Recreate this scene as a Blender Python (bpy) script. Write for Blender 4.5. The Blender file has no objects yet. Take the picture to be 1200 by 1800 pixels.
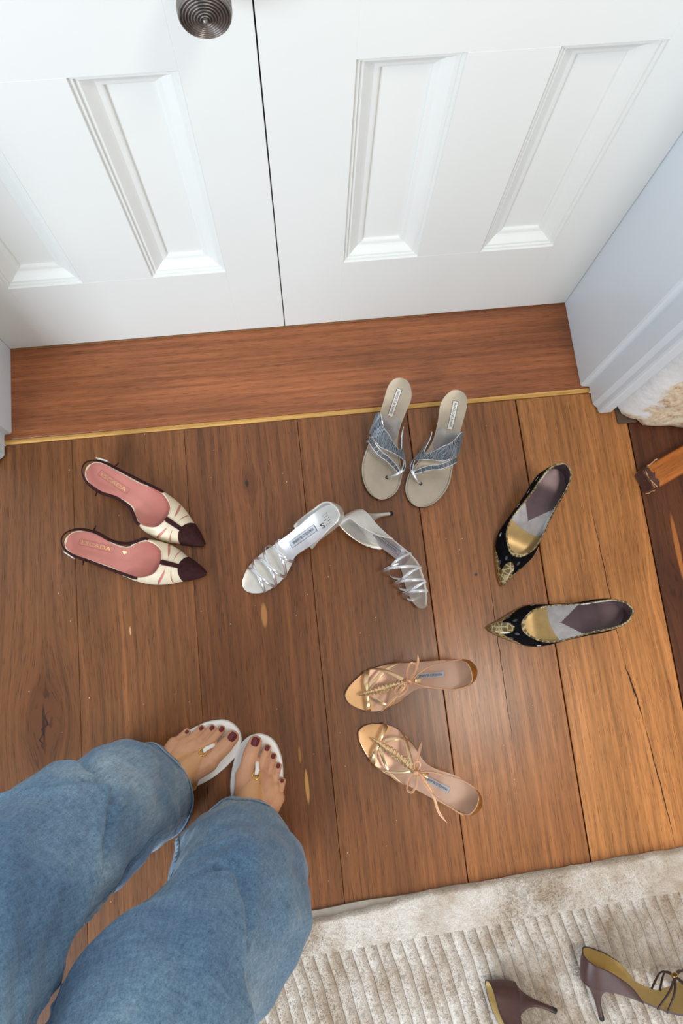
import bpy, bmesh, math, random
import numpy as np
from mathutils import Vector, Matrix
from mathutils.bvhtree import BVHTree
random.seed(7); rng = np.random.default_rng(7)
PI = math.pi
scene = bpy.context.scene
col = scene.collection

# ------------------------------------------------------------------ camera
CAM_H = 1.4
cd = bpy.data.cameras.new('camera'); cam = bpy.data.objects.new('camera', cd); col.objects.link(cam)
cd.sensor_fit = 'VERTICAL'; cd.sensor_height = 36.0; cd.lens = 1262.0 / 1800.0 * 36.0
cd.clip_start = 0.02
def _rot(a, b, g):
    Rx = np.array([[1,0,0],[0,math.cos(a),-math.sin(a)],[0,math.sin(a),math.cos(a)]])
    Ry = np.array([[math.cos(b),0,math.sin(b)],[0,1,0],[-math.sin(b),0,math.cos(b)]])
    Rz = np.array([[math.cos(g),-math.sin(g),0],[math.sin(g),math.cos(g),0],[0,0,1]])
    return Rz @ Rx @ Ry
_R = _rot(-.200910, -.0541200, -.108060) @ np.diag([1., -1., -1.])
_M = Matrix.Identity(4)
for i in range(3):
    _M[i][0] = _R[0][i]; _M[i][1] = -_R[1][i]; _M[i][2] = -_R[2][i]
_M[2][3] = CAM_H
cam.matrix_world = _M
scene.camera = cam

# ------------------------------------------------------------------ world, lights, exposure
w = bpy.data.worlds.new('world'); scene.world = w; w.use_nodes = True
bg = w.node_tree.nodes['Background']
bg.inputs[0].default_value = (1.0, 0.955, 0.91, 1); bg.inputs[1].default_value = 0.62
def area(name, loc, target, sx, sy, power, color):
    l = bpy.data.lights.new(name, 'AREA'); l.shape = 'RECTANGLE'; l.size = sx; l.size_y = sy
    l.energy = power; l.color = color
    o = bpy.data.objects.new(name, l); col.objects.link(o); o.location = loc
    o.rotation_euler = (Vector(target) - Vector(loc)).to_track_quat('-Z', 'Y').to_euler()
    return o
area('window_daylight', (-2.2, -2.0, 1.7), (0.0, 0.5, 0.3), 1.5, 1.6, 124, (0.77, 0.89, 1.0))
area('window_daylight_back', (0.9, -3.0, 1.8), (0.2, 0.0, 0.2), 1.4, 1.4, 36, (0.92, 0.96, 1.0))
lamp = bpy.data.lights.new('ceiling_lamp', 'AREA'); lamp.shape = 'DISK'; lamp.size = 0.50; lamp.energy = 21; lamp.color = (1.0, 0.93, 0.82)
lo = bpy.data.objects.new('ceiling_lamp', lamp); col.objects.link(lo); lo.location = (0.84, -0.30, 2.7)
vs = scene.view_settings
vs.view_transform = 'Standard'; vs.look = 'None'; vs.gamma = 1.0; vs.use_curve_mapping = False
vs.exposure = -0.16

# ------------------------------------------------------------------ materials
def srgb(r, g, b):
    f = lambda c: (c/255/12.92 if c/255 <= .04045 else ((c/255+.055)/1.055)**2.4)
    return (f(r), f(g), f(b), 1)
def newmat(name):
    m = bpy.data.materials.new(name); m.use_nodes = True
    return m, m.node_tree.nodes, m.node_tree.links, m.node_tree.nodes['Principled BSDF']
def setp(b, rough=.5, metal=0., coat=0., spec=.5, sheen=0., trans=0.):
    b.inputs['Roughness'].default_value = rough; b.inputs['Metallic'].default_value = metal
    b.inputs['Coat Weight'].default_value = coat; b.inputs['Specular IOR Level'].default_value = spec
    b.inputs['Sheen Weight'].default_value = sheen; b.inputs['Transmission Weight'].default_value = trans
def tex(nodes, links, kind, scale=None, vec=None, **kw):
    n = nodes.new('ShaderNodeTex' + kind)
    if scale is not None: n.inputs['Scale'].default_value = scale
    for k, v in kw.items(): n.inputs[k.replace('_', ' ')].default_value = v
    if vec is not None: links.new(vec, n.inputs['Vector'])
    return n
def mapping(nodes, links, src, scale=(1,1,1), rot=(0,0,0), loc=(0,0,0)):
    n = nodes.new('ShaderNodeMapping'); links.new(src, n.inputs[0])
    n.inputs['Scale'].default_value = scale; n.inputs['Rotation'].default_value = rot; n.inputs['Location'].default_value = loc
    return n.outputs[0]
def ramp(nodes, links, src, stops):
    n = nodes.new('ShaderNodeValToRGB'); links.new(src, n.inputs[0]); e = n.color_ramp.elements
    while len(e) < len(stops): e.new(.5)
    for q, (p, c) in zip(e, stops):
        q.position = p; q.color = c if len(c) == 4 else (*c, 1)
    return n.outputs[0]
def mixc(nodes, links, fac, a, b, mode='MIX'):
    n = nodes.new('ShaderNodeMix'); n.data_type = 'RGBA'; n.blend_type = mode
    for s, v in ((0, fac), (6, a), (7, b)):
        if isinstance(v, (int, float)): n.inputs[s].default_value = v
        elif isinstance(v, tuple): n.inputs[s].default_value = v
        else: links.new(v, n.inputs[s])
    return n.outputs[2]
def math_(nodes, links, op, a, b=None, c=None):
    n = nodes.new('ShaderNodeMath'); n.operation = op
    for s, v in enumerate((a, b, c)):
        if v is None: continue
        if isinstance(v, (int, float)): n.inputs[s].default_value = v
        else: links.new(v, n.inputs[s])
    return n.outputs[0]
def bump(nodes, links, b, h, strength=.3, dist=.001):
    n = nodes.new('ShaderNodeBump'); n.inputs['Strength'].default_value = strength; n.inputs['Distance'].default_value = dist
    links.new(h, n.inputs['Height']); links.new(n.outputs[0], b.inputs['Normal'])
def objco(nodes):
    return nodes.new('ShaderNodeTexCoord').outputs['Object']

def M(name, c, rough=.5, metal=0., var=.12, vscale=40, bmp=0., bscale=300, coat=0., spec=.5, sheen=0., stretch=(1,1,1), trans=0.):
    m, N, L, b = newmat(name); setp(b, rough, metal, coat, spec, sheen, trans)
    co = mapping(N, L, objco(N), stretch)
    n = tex(N, L, 'Noise', vscale, co, Detail=5)
    lo_ = tuple(x*(1-var) for x in c[:3]) + (1,); hi = tuple(min(1, x*(1+var)) for x in c[:3]) + (1,)
    L.new(ramp(N, L, n.outputs[0], [(.3, lo_), (.7, hi)]), b.inputs['Base Color'])
    if bmp:
        n2 = tex(N, L, 'Noise', bscale, co, Detail=3); bump(N, L, b, n2.outputs[0], bmp, .0006)
    return m

def wood_mat(name, along='y', base=None, rough=.36, knots=(), scars=(), dark=.55, coatw=.30):
    """grain along an axis; base colour from the object's own colour when base is None"""
    m, N, L, b = newmat(name); setp(b, rough, coat=coatw, spec=.3); b.inputs['Coat Roughness'].default_value = .23
    co = objco(N); oi = N.new('ShaderNodeObjectInfo')
    # bend the grain round each knot
    sep = N.new('ShaderNodeSeparateXYZ'); L.new(co, sep.inputs[0])
    X, Y = sep.outputs[0], sep.outputs[1]
    knotmask = None
    for (kx, ky, kr) in knots:
        dx = math_(N, L, 'SUBTRACT', X, kx); dy = math_(N, L, 'MULTIPLY', math_(N, L, 'SUBTRACT', Y, ky), .55)
        d2 = math_(N, L, 'ADD', math_(N, L, 'MULTIPLY', dx, dx), math_(N, L, 'MULTIPLY', dy, dy))
        g = math_(N, L, 'DIVIDE', kr*kr, math_(N, L, 'ADD', d2, kr*kr*.6))
        X = math_(N, L, 'SUBTRACT', X, math_(N, L, 'MULTIPLY', dx, math_(N, L, 'MINIMUM', math_(N, L, 'MULTIPLY', g, .75), .9)))
        km = math_(N, L, 'LESS_THAN', d2, (kr*.30)**2)
        knotmask = g if knotmask is None else math_(N, L, 'MAXIMUM', knotmask, g)
    cmb = N.new('ShaderNodeCombineXYZ'); L.new(X, cmb.inputs[0]); L.new(Y, cmb.inputs[1]); L.new(sep.outputs[2], cmb.inputs[2])
    rnd = N.new('ShaderNodeVectorMath'); rnd.operation = 'MULTIPLY_ADD'
    cr = N.new('ShaderNodeCombineXYZ'); L.new(oi.outputs['Random'], cr.inputs[0]); L.new(oi.outputs['Random'], cr.inputs[1]); L.new(oi.outputs['Random'], cr.inputs[2])
    L.new(cr.outputs[0], rnd.inputs[0]); rnd.inputs[1].default_value = (7.3, 13.1, 3.7); L.new(cmb.outputs[0], rnd.inputs[2])
    v = rnd.outputs[0]
    s = (1, .032, 1) if along == 'y' else (.032, 1, 1)
    g1 = tex(N, L, 'Noise', 26, mapping(N, L, v, s), Detail=6, Roughness=.62, Distortion=.15)
    g2 = tex(N, L, 'Noise', 170, mapping(N, L, v, s), Detail=4, Roughness=.6)
    g3 = tex(N, L, 'Noise', 900, mapping(N, L, v, (1, .035, 1) if along == 'y' else (.035, 1, 1)), Detail=2)
    big = tex(N, L, 'Noise', 3.2, mapping(N, L, v, (1, .35, 1) if along == 'y' else (.35, 1, 1)), Detail=3, Distortion=.6)
    wv = N.new('ShaderNodeTexWave'); wv.wave_type = 'BANDS'; wv.bands_direction = 'X' if along == 'y' else 'Y'
    L.new(mapping(N, L, v, (1, .06, 1) if along == 'y' else (.06, 1, 1)), wv.inputs[0])
    wv.inputs['Scale'].default_value = 17; wv.inputs['Distortion'].default_value = 5.5; wv.inputs['Detail'].default_value = 3; wv.inputs['Detail Scale'].default_value = 1.1
    base_c = oi.outputs['Color'] if base is None else base
    def mul(c, src, lo_, hi, p0=.3, p1=.7):
        f = ramp(N, L, src, [(p0, (lo_, lo_*.985, lo_*.96)), (p1, (hi, hi, hi*1.02))])
        return mixc(N, L, 1.0, c, f, 'MULTIPLY')
    c = mul(base_c, big.outputs[0], .80, 1.2)
    c = mul(c, g1.outputs[0], .68, 1.20)
    c = mul(c, wv.outputs['Fac'], .90, 1.04, .1, .8)
    c = mul(c, g2.outputs[0], .74, 1.20)
    pores = ramp(N, L, g3.outputs[0], [(.34, (dark, dark*.9, dark*.85)), (.44, (1, 1, 1))])
    c = mixc(N, L, .95, c, pores, 'MULTIPLY')
    if knotmask is not None:
        kf = ramp(N, L, knotmask, [(.35, (1, 1, 1)), (.8, (.80, .74, .70)), (1.0, (.72, .62, .55))])
        c = mixc(N, L, .8, c, kf, 'MULTIPLY')
    for (sx, sy, rx, ry, tone) in scars:
        dx = math_(N, L, 'DIVIDE', math_(N, L, 'SUBTRACT', X if not knots else sep.outputs[0], sx), rx)
        dy = math_(N, L, 'DIVIDE', math_(N, L, 'SUBTRACT', sep.outputs[1], sy), ry)
        d = math_(N, L, 'ADD', math_(N, L, 'MULTIPLY', dx, dx), math_(N, L, 'MULTIPLY', dy, dy))
        d = math_(N, L, 'ADD', d, math_(N, L, 'MULTIPLY', math_(N, L, 'SUBTRACT', g1.outputs[0], .5), 1.6))
        mk = ramp(N, L, d, [(.45, (1, 1, 1)), (1.0, (0, 0, 0))])
        c = mixc(N, L, mk, c, tone)
    L.new(c, b.inputs['Base Color'])
    rr = ramp(N, L, g2.outputs[0], [(.3, (rough+.06,)*3), (.7, (rough-.05,)*3)])
    L.new(rr, b.inputs['Roughness'])
    bump(N, L, b, math_(N, L, 'ADD', math_(N, L, 'MULTIPLY', g3.outputs[0], .5), g2.outputs[0]), .10, .0006)
    return m

KNOTS = [(-.512, -.051, .055), (-.106, .364, .016), (.71, .08, .03)]
SCARS = [(-.094, .098, .0065, .026, srgb(176, 122, 72)), (-.042, -.222, .004, .032, srgb(190, 142, 80)), (-.350, .095, .0016, .010, srgb(205, 165, 120)),
         (.326, .134, .0035, .0035, srgb(48, 44, 42)), (-.516, -.056, .003, .034, srgb(52, 26, 16)), (-.106, .362, .0035, .009, srgb(48, 26, 18)),
         (.738, .148, .006, .075, srgb(170, 104, 52)), (-.05, -.165, .003, .018, srgb(150, 98, 55))]
MW = dict(
    plank=wood_mat('floor_board_wood', 'y', knots=KNOTS, scars=SCARS),
    thresh=wood_mat('threshold_wood', 'x', srgb(158, 95, 57), rough=.42),
    raw=wood_mat('raw_pine', 'x', srgb(208, 162, 92), rough=.7, coatw=0., dark=.75),
    stripwood=wood_mat('aged_strip_wood', 'x', srgb(142, 98, 58), rough=.7, coatw=0.),
    stand=wood_mat('stand_wood', 'x', srgb(176, 104, 44), rough=.4),
)
MAT = dict(
    sub=M('subfloor_dark', srgb(26, 17, 13), .9),
    white=M('white_door_paint', srgb(228, 230, 227), .42, var=.012, vscale=6, bmp=.05, bscale=90),
    frame=M('sky_tinted_frame_paint', srgb(222, 231, 239), .38, var=.015, vscale=6, bmp=.04, bscale=90),  # white paint with the blue of the sky light mixed into its colour
    plaster=None,
    bronze=M('aged_bronze', srgb(132, 125, 121), .34, .85, var=.3, vscale=120, bmp=.15, bscale=500),
    pink=M('pink_leather', srgb(205, 128, 118), .42, var=.08, vscale=30),
    cream=M('cream_leather', srgb(228, 214, 188), .40, var=.04, vscale=60, bmp=.06, bscale=500),
    plum=M('dark_plum_suede', srgb(54, 26, 27), .9, var=.25, vscale=160, bmp=.2, bscale=900, sheen=.0, spec=.2),
    silver=M('silver_leather', srgb(228, 230, 236), .24, .85, var=.06, vscale=60, bmp=.05, bscale=500),
    silver_matte=M('silver_soft_leather', srgb(224, 221, 214), .36, .65, var=.06, vscale=80, bmp=.08, bscale=600),
    satin_mid=M('worn_silver_lining', srgb(190, 186, 186), .24, .8, var=.15, vscale=60, bmp=.25, bscale=70),
    gunmetal=M('pewter_pleats', srgb(92, 98, 106), .42, .5, var=.3, vscale=260),
    taupe=M('taupe_insole', srgb(172, 160, 143), .38, .2, var=.10, vscale=26, bmp=.06, bscale=200),
    taupe_edge=M('dark_sole_edge', srgb(78, 72, 68), .5, .2),
    thread=M('dark_thread', srgb(60, 54, 50), .8),
    black=M('black_rubber_gap_shade', srgb(18, 17, 17), .5),  # rubber heel tips, and the added shade strip in the door gap
    velvet=M('black_velvet', srgb(12, 11, 14), .95, var=.5, vscale=300, bmp=.4, bscale=1200, sheen=.0, spec=.1),
    dot=M('pale_velvet_dot', srgb(190, 196, 202), .8, var=.2, vscale=400),
    dot_dim=M('slate_velvet_dot', srgb(62, 64, 72), .8, var=.2, vscale=400),
    heelpad=M('mauve_heel_pad', srgb(92, 72, 76), .34, .35, var=.25, vscale=22),
    goldpad=M('old_gold_satin', srgb(196, 164, 108), .36, .35, var=.14, vscale=45, bmp=.2, bscale=70),
    blush=M('blush_shiny_insole', srgb(212, 172, 148), .26, .30, var=.06, vscale=25),
    peach=M('peach_insole', srgb(222, 172, 118), .38, .20, var=.06, vscale=50),
    rosegold=M('rose_gold_foil', srgb(228, 194, 150), .26, .80, var=.14, vscale=80, bmp=.2, bscale=180),
    rosecord=M('rose_leather_cord', srgb(206, 158, 124), .38, .35, var=.06),
    amber=M('amber_cracked_gold', srgb(166, 112, 44), .38, .55, var=.35, vscale=90, bmp=.4, bscale=200),
    white_lin=M('white_lining', srgb(236, 232, 228), .5),
    brown=M('brown_satin', srgb(70, 45, 42), .40, var=.10, vscale=200, sheen=.05, spec=.4),
    brown_edge=M('dark_brown_edge', srgb(58, 38, 38), .45),
    olive=M('olive_gold_insole', srgb(190, 164, 106), .40, .25, var=.10, vscale=30),
    goldm=M('polished_gold', srgb(226, 178, 84), .16, 1., var=.03),
    label=M('pale_label', srgb(222, 220, 214), .5),
    label_ag=M('silver_label', srgb(186, 188, 194), .4, .5),
    ink=M('dark_print', srgb(52, 50, 60), .6),
    goldink=M('gold_print', srgb(222, 180, 128), .35, .5),
    pleat=M('pale_pewter_ridge', srgb(140, 144, 150), .4, .6),
    pinkline=M('debossed_line', srgb(176, 104, 96), .5),
    foot_white=M('white_sandal_leather', srgb(240, 239, 237), .42, var=.015, bmp=.03),
    nude=M('nude_leather', srgb(202, 150, 104), .42, var=.05, vscale=25),
    nail=M('burgundy_nail_polish', srgb(96, 12, 26), .16, coat=.25, spec=.35, var=.05),
    fleck=M('pale_fleck', srgb(214, 208, 200), .8),
)
def skin_mat():
    m, N, L, b = newmat('skin'); setp(b, .42, spec=.4); b.inputs['Subsurface Weight'].default_value = .12
    b.inputs['Subsurface Radius'].default_value = (.010, .004, .002); b.inputs['Subsurface Scale'].default_value = .4
    co = objco(N)
    n = tex(N, L, 'Noise', 22, co, Detail=4)
    c = ramp(N, L, n.outputs[0], [(.3, srgb(190, 136, 104)), (.7, srgb(212, 160, 125))])
    L.new(c, b.inputs['Base Color'])
    n2 = tex(N, L, 'Voronoi', 700, co); bump(N, L, b, n2.outputs['Distance'], .06, .0006)
    return m
def snake_mat():
    m, N, L, b = newmat('olive_snakeskin'); setp(b, .22, coat=.6)
    co = mapping(N, L, objco(N), (1, .8, 1))
    v = tex(N, L, 'Voronoi', 120, co); v.feature = 'DISTANCE_TO_EDGE'
    c = ramp(N, L, v.outputs['Distance'], [(.03, srgb(176, 160, 118)), (.13, srgb(106, 86, 44)), (.4, srgb(88, 68, 32))])
    L.new(c, b.inputs['Base Color']); bump(N, L, b, v.outputs['Distance'], .4, .0006)
    return m
def denim_mat(name, a, bcol, fade):
    m, N, L, b = newmat(name); setp(b, .85, spec=.15, sheen=.15)
    co = objco(N)
    big = tex(N, L, 'Noise', 7, co, Detail=4)
    fine = tex(N, L, 'Noise', 520, co, Detail=3, Roughness=.7)
    slub = tex(N, L, 'Noise', 260, mapping(N, L, co, (1, 1, .09)), Detail=3, Roughness=.65)
    cross = tex(N, L, 'Noise', 240, mapping(N, L, co, (.2, .2, 1)), Detail=2)
    c = ramp(N, L, big.outputs[0], [(.32, a), (.52, bcol), (.72, fade)])
    f = math_(N, L, 'ADD', math_(N, L, 'MULTIPLY', fine.outputs[0], .45), math_(N, L, 'ADD', math_(N, L, 'MULTIPLY', slub.outputs[0], .35), math_(N, L, 'MULTIPLY', cross.outputs[0], .2)))
    g = ramp(N, L, f, [(.36, (.52, .56, .62)), (.64, (1.40, 1.36, 1.30))])
    L.new(mixc(N, L, 1.0, c, g, 'MULTIPLY'), b.inputs['Base Color'])
    bump(N, L, b, f, .5, .0008)
    return m
def plaster_mat():
    m, N, L, b = newmat('flaking_white_stone'); setp(b, .85)
    co = objco(N)
    n = tex(N, L, 'Noise', 15, co, Detail=5, Roughness=.55, Distortion=.2)
    st = tex(N, L, 'Noise', 60, co, Detail=6, Roughness=.75)
    stone = ramp(N, L, st.outputs[0], [(.32, srgb(140, 104, 74)), (.46, srgb(212, 186, 156)), (.62, srgb(228, 220, 198))])
    paint = ramp(N, L, st.outputs[0], [(.3, srgb(222, 224, 226)), (.7, srgb(240, 241, 240))])
    sx = N.new('ShaderNodeSeparateXYZ'); L.new(co, sx.inputs[0])
    f = math_(N, L, 'ADD', n.outputs[0], math_(N, L, 'MULTIPLY', math_(N, L, 'SUBTRACT', sx.outputs[0], .690), 3.5))
    k = ramp(N, L, f, [(.50, (0, 0, 0)), (.57, (1, 1, 1))])
    L.new(mixc(N, L, k, paint, stone), b.inputs['Base Color'])
    bump(N, L, b, math_(N, L, 'ADD', math_(N, L, 'MULTIPLY', n.outputs[0], 2.0), math_(N, L, 'MULTIPLY', st.outputs[0], .5)), .45, .005)
    return m
def rug_mat(name, lo_, hi):
    m, N, L, b = newmat(name); setp(b, .6, spec=.35, sheen=.5)
    co = objco(N)
    n = tex(N, L, 'Noise', 13, co, Detail=5, Roughness=.65)
    n2 = tex(N, L, 'Noise', 420, co, Detail=3, Roughness=.7)
    c = ramp(N, L, n.outputs[0], [(.34, lo_), (.62, hi)])
    g = ramp(N, L, n2.outputs[0], [(.3, (.72, .71, .70)), (.7, (1.14, 1.14, 1.15))])
    L.new(mixc(N, L, 1.0, c, g, 'MULTIPLY'), b.inputs['Base Color'])
    bump(N, L, b, n2.outputs[0], .7, .002)
    return m
MAT['skin'] = skin_mat(); MAT['snake'] = snake_mat(); MAT['plaster'] = plaster_mat()
MAT['denim'] = denim_mat('blue_denim', srgb(84, 115, 147), srgb(106, 137, 164), srgb(146, 167, 182))
MAT['denim_dark'] = denim_mat('hem_denim', srgb(66, 94, 126), srgb(102, 131, 156), srgb(168, 182, 192))
MAT['denim_thread'] = M('pale_blue_thread', srgb(150, 164, 176), .8)
MAT['rug'] = rug_mat('beige_rug_pile', srgb(176, 157, 136), srgb(216, 209, 201))
MAT['rug_back'] = M('rug_backing', srgb(150, 140, 128), .9, bmp=.4, bscale=500)

# ------------------------------------------------------------------ mesh helpers
def link(name, me, mats, parent=None, smooth=True, angle=42):
    o = bpy.data.objects.new(name, me); col.objects.link(o)
    for m in (mats if isinstance(mats, (list, tuple)) else [mats]): me.materials.append(m)
    if smooth:
        me.polygons.foreach_set('use_smooth', [True]*len(me.polygons))
        me.set_sharp_from_angle(angle=math.radians(angle))
    if parent is not None: o.parent = parent
    return o
def mesh(name, V, F, mats, parent=None, smooth=True, mi=None, angle=42):
    me = bpy.data.meshes.new(name); me.from_pydata([tuple(map(float, v)) for v in V], [], F)
    if mi is not None: me.polygons.foreach_set('material_index', mi)
    me.update()
    return link(name, me, mats, parent, smooth, angle)
def empty(name, loc=(0,0,0), rot=(0,0,0), parent=None):
    o = bpy.data.objects.new(name, None); col.objects.link(o); o.location = loc; o.rotation_euler = rot
    o.empty_display_size = .05
    if parent is not None: o.parent = parent
    return o
def tag(o, label, cat, group=None):
    o['label'] = label; o['category'] = cat
    if group: o['group'] = group
    return o
def struct(o, label=None):
    o['kind'] = 'structure'
    if label: o['label'] = label
    return o
def box(V, F, x0, x1, y0, y1, z0, z1):
    b = len(V)
    V += [(x0,y0,z0),(x1,y0,z0),(x1,y1,z0),(x0,y1,z0),(x0,y0,z1),(x1,y0,z1),(x1,y1,z1),(x0,y1,z1)]
    F += [[b+i for i in f] for f in ((0,3,2,1),(4,5,6,7),(0,1,5,4),(1,2,6,5),(2,3,7,6),(3,0,4,7))]
def boxobj(name, x0, x1, y0, y1, z0, z1, m, parent=None, bev=.0015):
    V, F = [], []; box(V, F, x0, x1, y0, y1, z0, z1)
    me = bpy.data.meshes.new(name); bm = bmesh.new()
    vs_ = [bm.verts.new(v) for v in V]
    for f in F: bm.faces.new([vs_[i] for i in f])
    if bev: bmesh.ops.bevel(bm, geom=bm.edges[:], offset=bev, segments=1, affect='EDGES')
    bm.to_mesh(me); bm.free()
    return link(name, me, m, parent, True, 30)
def catmull(P, n=8, closed=False):
    P = [np.array(p, float) for p in P]; out = []; N = len(P)
    rngi = range(N) if closed else range(N-1)
    for i in rngi:
        if closed: a, b, c, d = P[i-1], P[i], P[(i+1) % N], P[(i+2) % N]
        else:
            b, c = P[i], P[i+1]; a = P[i-1] if i > 0 else 2*b-c; d = P[i+2] if i+2 < N else 2*c-b
        for k in range(n):
            t = k/n
            out.append(.5*((2*b)+(-a+c)*t+(2*a-5*b+4*c-d)*t*t+(-a+3*b-3*c+d)*t**3))
    if not closed: out.append(P[-1])
    return np.array(out)
_cv = {}
def curve1(cps, x):
    k = tuple(cps); c = _cv.get(k)
    if c is None:
        c = catmull(cps, 12); c = _cv[k] = (np.ascontiguousarray(c[:, 0]), np.ascontiguousarray(c[:, 1]))
    return float(np.interp(x, c[0], c[1]))
def shell(name, P, th, mats, parent, ref=None, angle=50, up=False):
    """P: rows x cols of points, one skin; thickened inward by th. mats = (outer, inner[, rim])"""
    P = np.array(P, float); nr, nc = P.shape[:2]
    du = np.gradient(P, axis=0); dv = np.gradient(P, axis=1)
    n = np.cross(du, dv); ln = np.linalg.norm(n, axis=2, keepdims=True)
    n = np.where(ln > 1e-12, n/np.maximum(ln, 1e-12), 0)
    for r in range(nr):                      # degenerate rows borrow from their neighbour
        if np.linalg.norm(n[r], axis=1).min() < .5:
            q = r+1 if r < nr//2 else r-1
            bad = np.linalg.norm(n[r], axis=1) < .5; n[r][bad] = n[q][bad]
    c = np.array(ref if ref is not None else P.reshape(-1, 3).mean(0), float)
    flip = ((P - c) * n).sum() < 0
    if flip: n = -n
    if up: n = np.zeros_like(P); n[:, :, 2] = 1.
    Q = P - n*th
    V = np.concatenate([P.reshape(-1, 3), Q.reshape(-1, 3)]); off = nr*nc
    F, mi = [], []
    ri = 2 if len(mats) > 2 else 0
    for i in range(nr-1):
        for j in range(nc-1):
            a, b, cc, d = i*nc+j, (i+1)*nc+j, (i+1)*nc+j+1, i*nc+j+1
            f = [a, b, cc, d]; g = [x+off for x in f]
            F.append(f[::-1] if flip else f); mi.append(0)
            F.append(g if flip else g[::-1]); mi.append(min(1, len(mats)-1))
    rim = [(i*nc, (i+1)*nc) for i in range(nr-1)][::1]
    def rf(a, b, s):
        f = [a, b, b+off, a+off]
        F.append(f if (s ^ flip) else f[::-1]); mi.append(ri)
    for i in range(nr-1): rf(i*nc, (i+1)*nc, False); rf(i*nc+nc-1, (i+1)*nc+nc-1, True)
    for j in range(nc-1): rf(j, j+1, True); rf((nr-1)*nc+j, (nr-1)*nc+j+1, False)
    return mesh(name, V, F, list(mats), parent, True, mi, angle)
def ribbon(name, pts, wd, th, m, parent, nrm=None, ref=None, closed=False, k=10, taper=None, flat=2.6):
    """band swept along pts; nrm = outward directions (or pointing away from ref)"""
    P = np.array(pts, float); n = len(P)
    V, F = [], []
    T = np.gradient(P, axis=0) if not closed else (np.roll(P, -1, 0) - np.roll(P, 1, 0))
    T /= np.maximum(np.linalg.norm(T, axis=1, keepdims=True), 1e-9)
    for i in range(n):
        t = T[i]
        if nrm is not None: nn = np.array(nrm[i] if np.ndim(nrm) > 1 else nrm, float)
        else: nn = P[i] - np.array(ref[i] if np.ndim(ref) > 1 else ref, float)
        nn = nn - t*(nn @ t); nn /= max(np.linalg.norm(nn), 1e-9)
        b = np.cross(t, nn)
        s = 1.0 if taper is None else taper(i/(n-1))
        for q in range(k):
            a = 2*PI*q/k; ca, sa = math.cos(a), math.sin(a)
            ex = 2/flat
            V.append(P[i] + b*(wd/2*s*math.copysign(abs(ca)**ex, ca)) + nn*(th/2*math.copysign(abs(sa)**ex, sa)))
    m_ = n if closed else n-1
    for i in range(m_):
        i2 = (i+1) % n
        for q in range(k):
            q2 = (q+1) % k
            F.append([i*k+q, i*k+q2, i2*k+q2, i2*k+q])
    if not closed:
        F.append(list(range(k))[::-1]); F.append([(n-1)*k+q for q in range(k)])
    return mesh(name, V, F, m, parent, True, None, 50)
def cord(name, pts, r, m, parent, closed=False, k=8, taper=None):
    P = np.array(pts, float)
    d = P[-1]-P[0] if not closed else np.array([.3, .2, 1.])
    up = np.array([0, 0, 1.]) if abs(d[2]) < .8*np.linalg.norm(d) else np.array([1., 0, 0])
    return ribbon(name, P, 2*r, 2*r, m, parent, nrm=up, closed=closed, k=k, taper=taper, flat=2.)
def lathe(name, prof, n, m, parent, axis='z', org=(0,0,0), angle=30):
    V, F = [], []
    for (r, h) in prof:
        for q in range(n):
            a = 2*PI*q/n; p = (r*math.cos(a), r*math.sin(a), h)
            if axis == 'y': p = (p[0], -p[2], p[1])
            V.append((p[0]+org[0], p[1]+org[1], p[2]+org[2]))
    for i in range(len(prof)-1):
        for q in range(n):
            F.append([i*n+q, i*n+(q+1) % n, (i+1)*n+(q+1) % n, (i+1)*n+q])
    F.append(list(range(n))[::-1]); F.append([(len(prof)-1)*n+q for q in range(n)])
    return mesh(name, V, F, m, parent, True, None, angle)
_txt = {}
def text_geo(s, bold=False):
    if s in _txt: return _txt[s]
    c = bpy.data.curves.new('lettering', 'FONT'); c.body = s; c.resolution_u = 3
    o = bpy.data.objects.new('lettering', c); col.objects.link(o)
    bpy.context.view_layer.update()
    dg = bpy.context.evaluated_depsgraph_get()
    me = bpy.data.meshes.new_from_object(o.evaluated_get(dg))
    V = np.array([v.co[:] for v in me.vertices]); F = [list(p.vertices) for p in me.polygons]
    bpy.data.objects.remove(o); bpy.data.curves.remove(c); bpy.data.meshes.remove(me)
    V = V[:, :2] - V[:, :2].min(0); V /= V.max(0)          # into the unit square
    _txt[s] = (V, F); return V, F
def lettering(name, s, fn, m, parent):
    V, F = text_geo(s)
    P = [fn(u, v) for u, v in V]
    # face up the way fn is oriented
    return mesh(name, P, F, m, parent, False)

# ------------------------------------------------------------------ the setting
V, F = [], []; box(V, F, -2.5, 2.5, -2.6, .49, -.05, -.024)
floor = struct(mesh('floor', V, F, MAT['sub'], None, False), 'dark subfloor under wide wooden boards')
seams = [-2.49, -2.255, -2.025, -1.80, -1.575, -1.35, -1.125, -.897, -.672, -.448, -.224, .006, .232, .461, .687, .915, 1.14, 1.37, 1.60, 1.83, 2.06, 2.29, 2.49]
tones = [(112,70,40), (118,74,41), (108,67,38), (124,78,43), (112,69,39), (120,75,42), (106,66,37), (104,65,37), (116,73,40), (132,84,47), (124,76,42), (130,81,44), (154,98,53), (181,121,67), (102,57,34), (118,72,44), (130,80,47), (112,68,40), (124,78,43), (116,72,41), (130,82,46), (110,68,39)]
gaps  = [.001]*6 + [.001, .001, .001, .0006, .0005, .0009, .0018, .0026, .0026, .0012] + [.001]*9
bevs = [.0008]*6 + [.0008, .0008, .0008, .0003, .0004, .0006, .001, .0011, .0010, .0006] + [.0008]*8
for i in range(len(seams)-1):
    o = boxobj('floor_board', seams[i]+gaps[i]*.5, seams[i+1]-gaps[i+1]*.5, -2.55, .487, -.022, 0, MW['plank'], floor, bevs[i])
    o.color = srgb(*tones[i])
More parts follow.
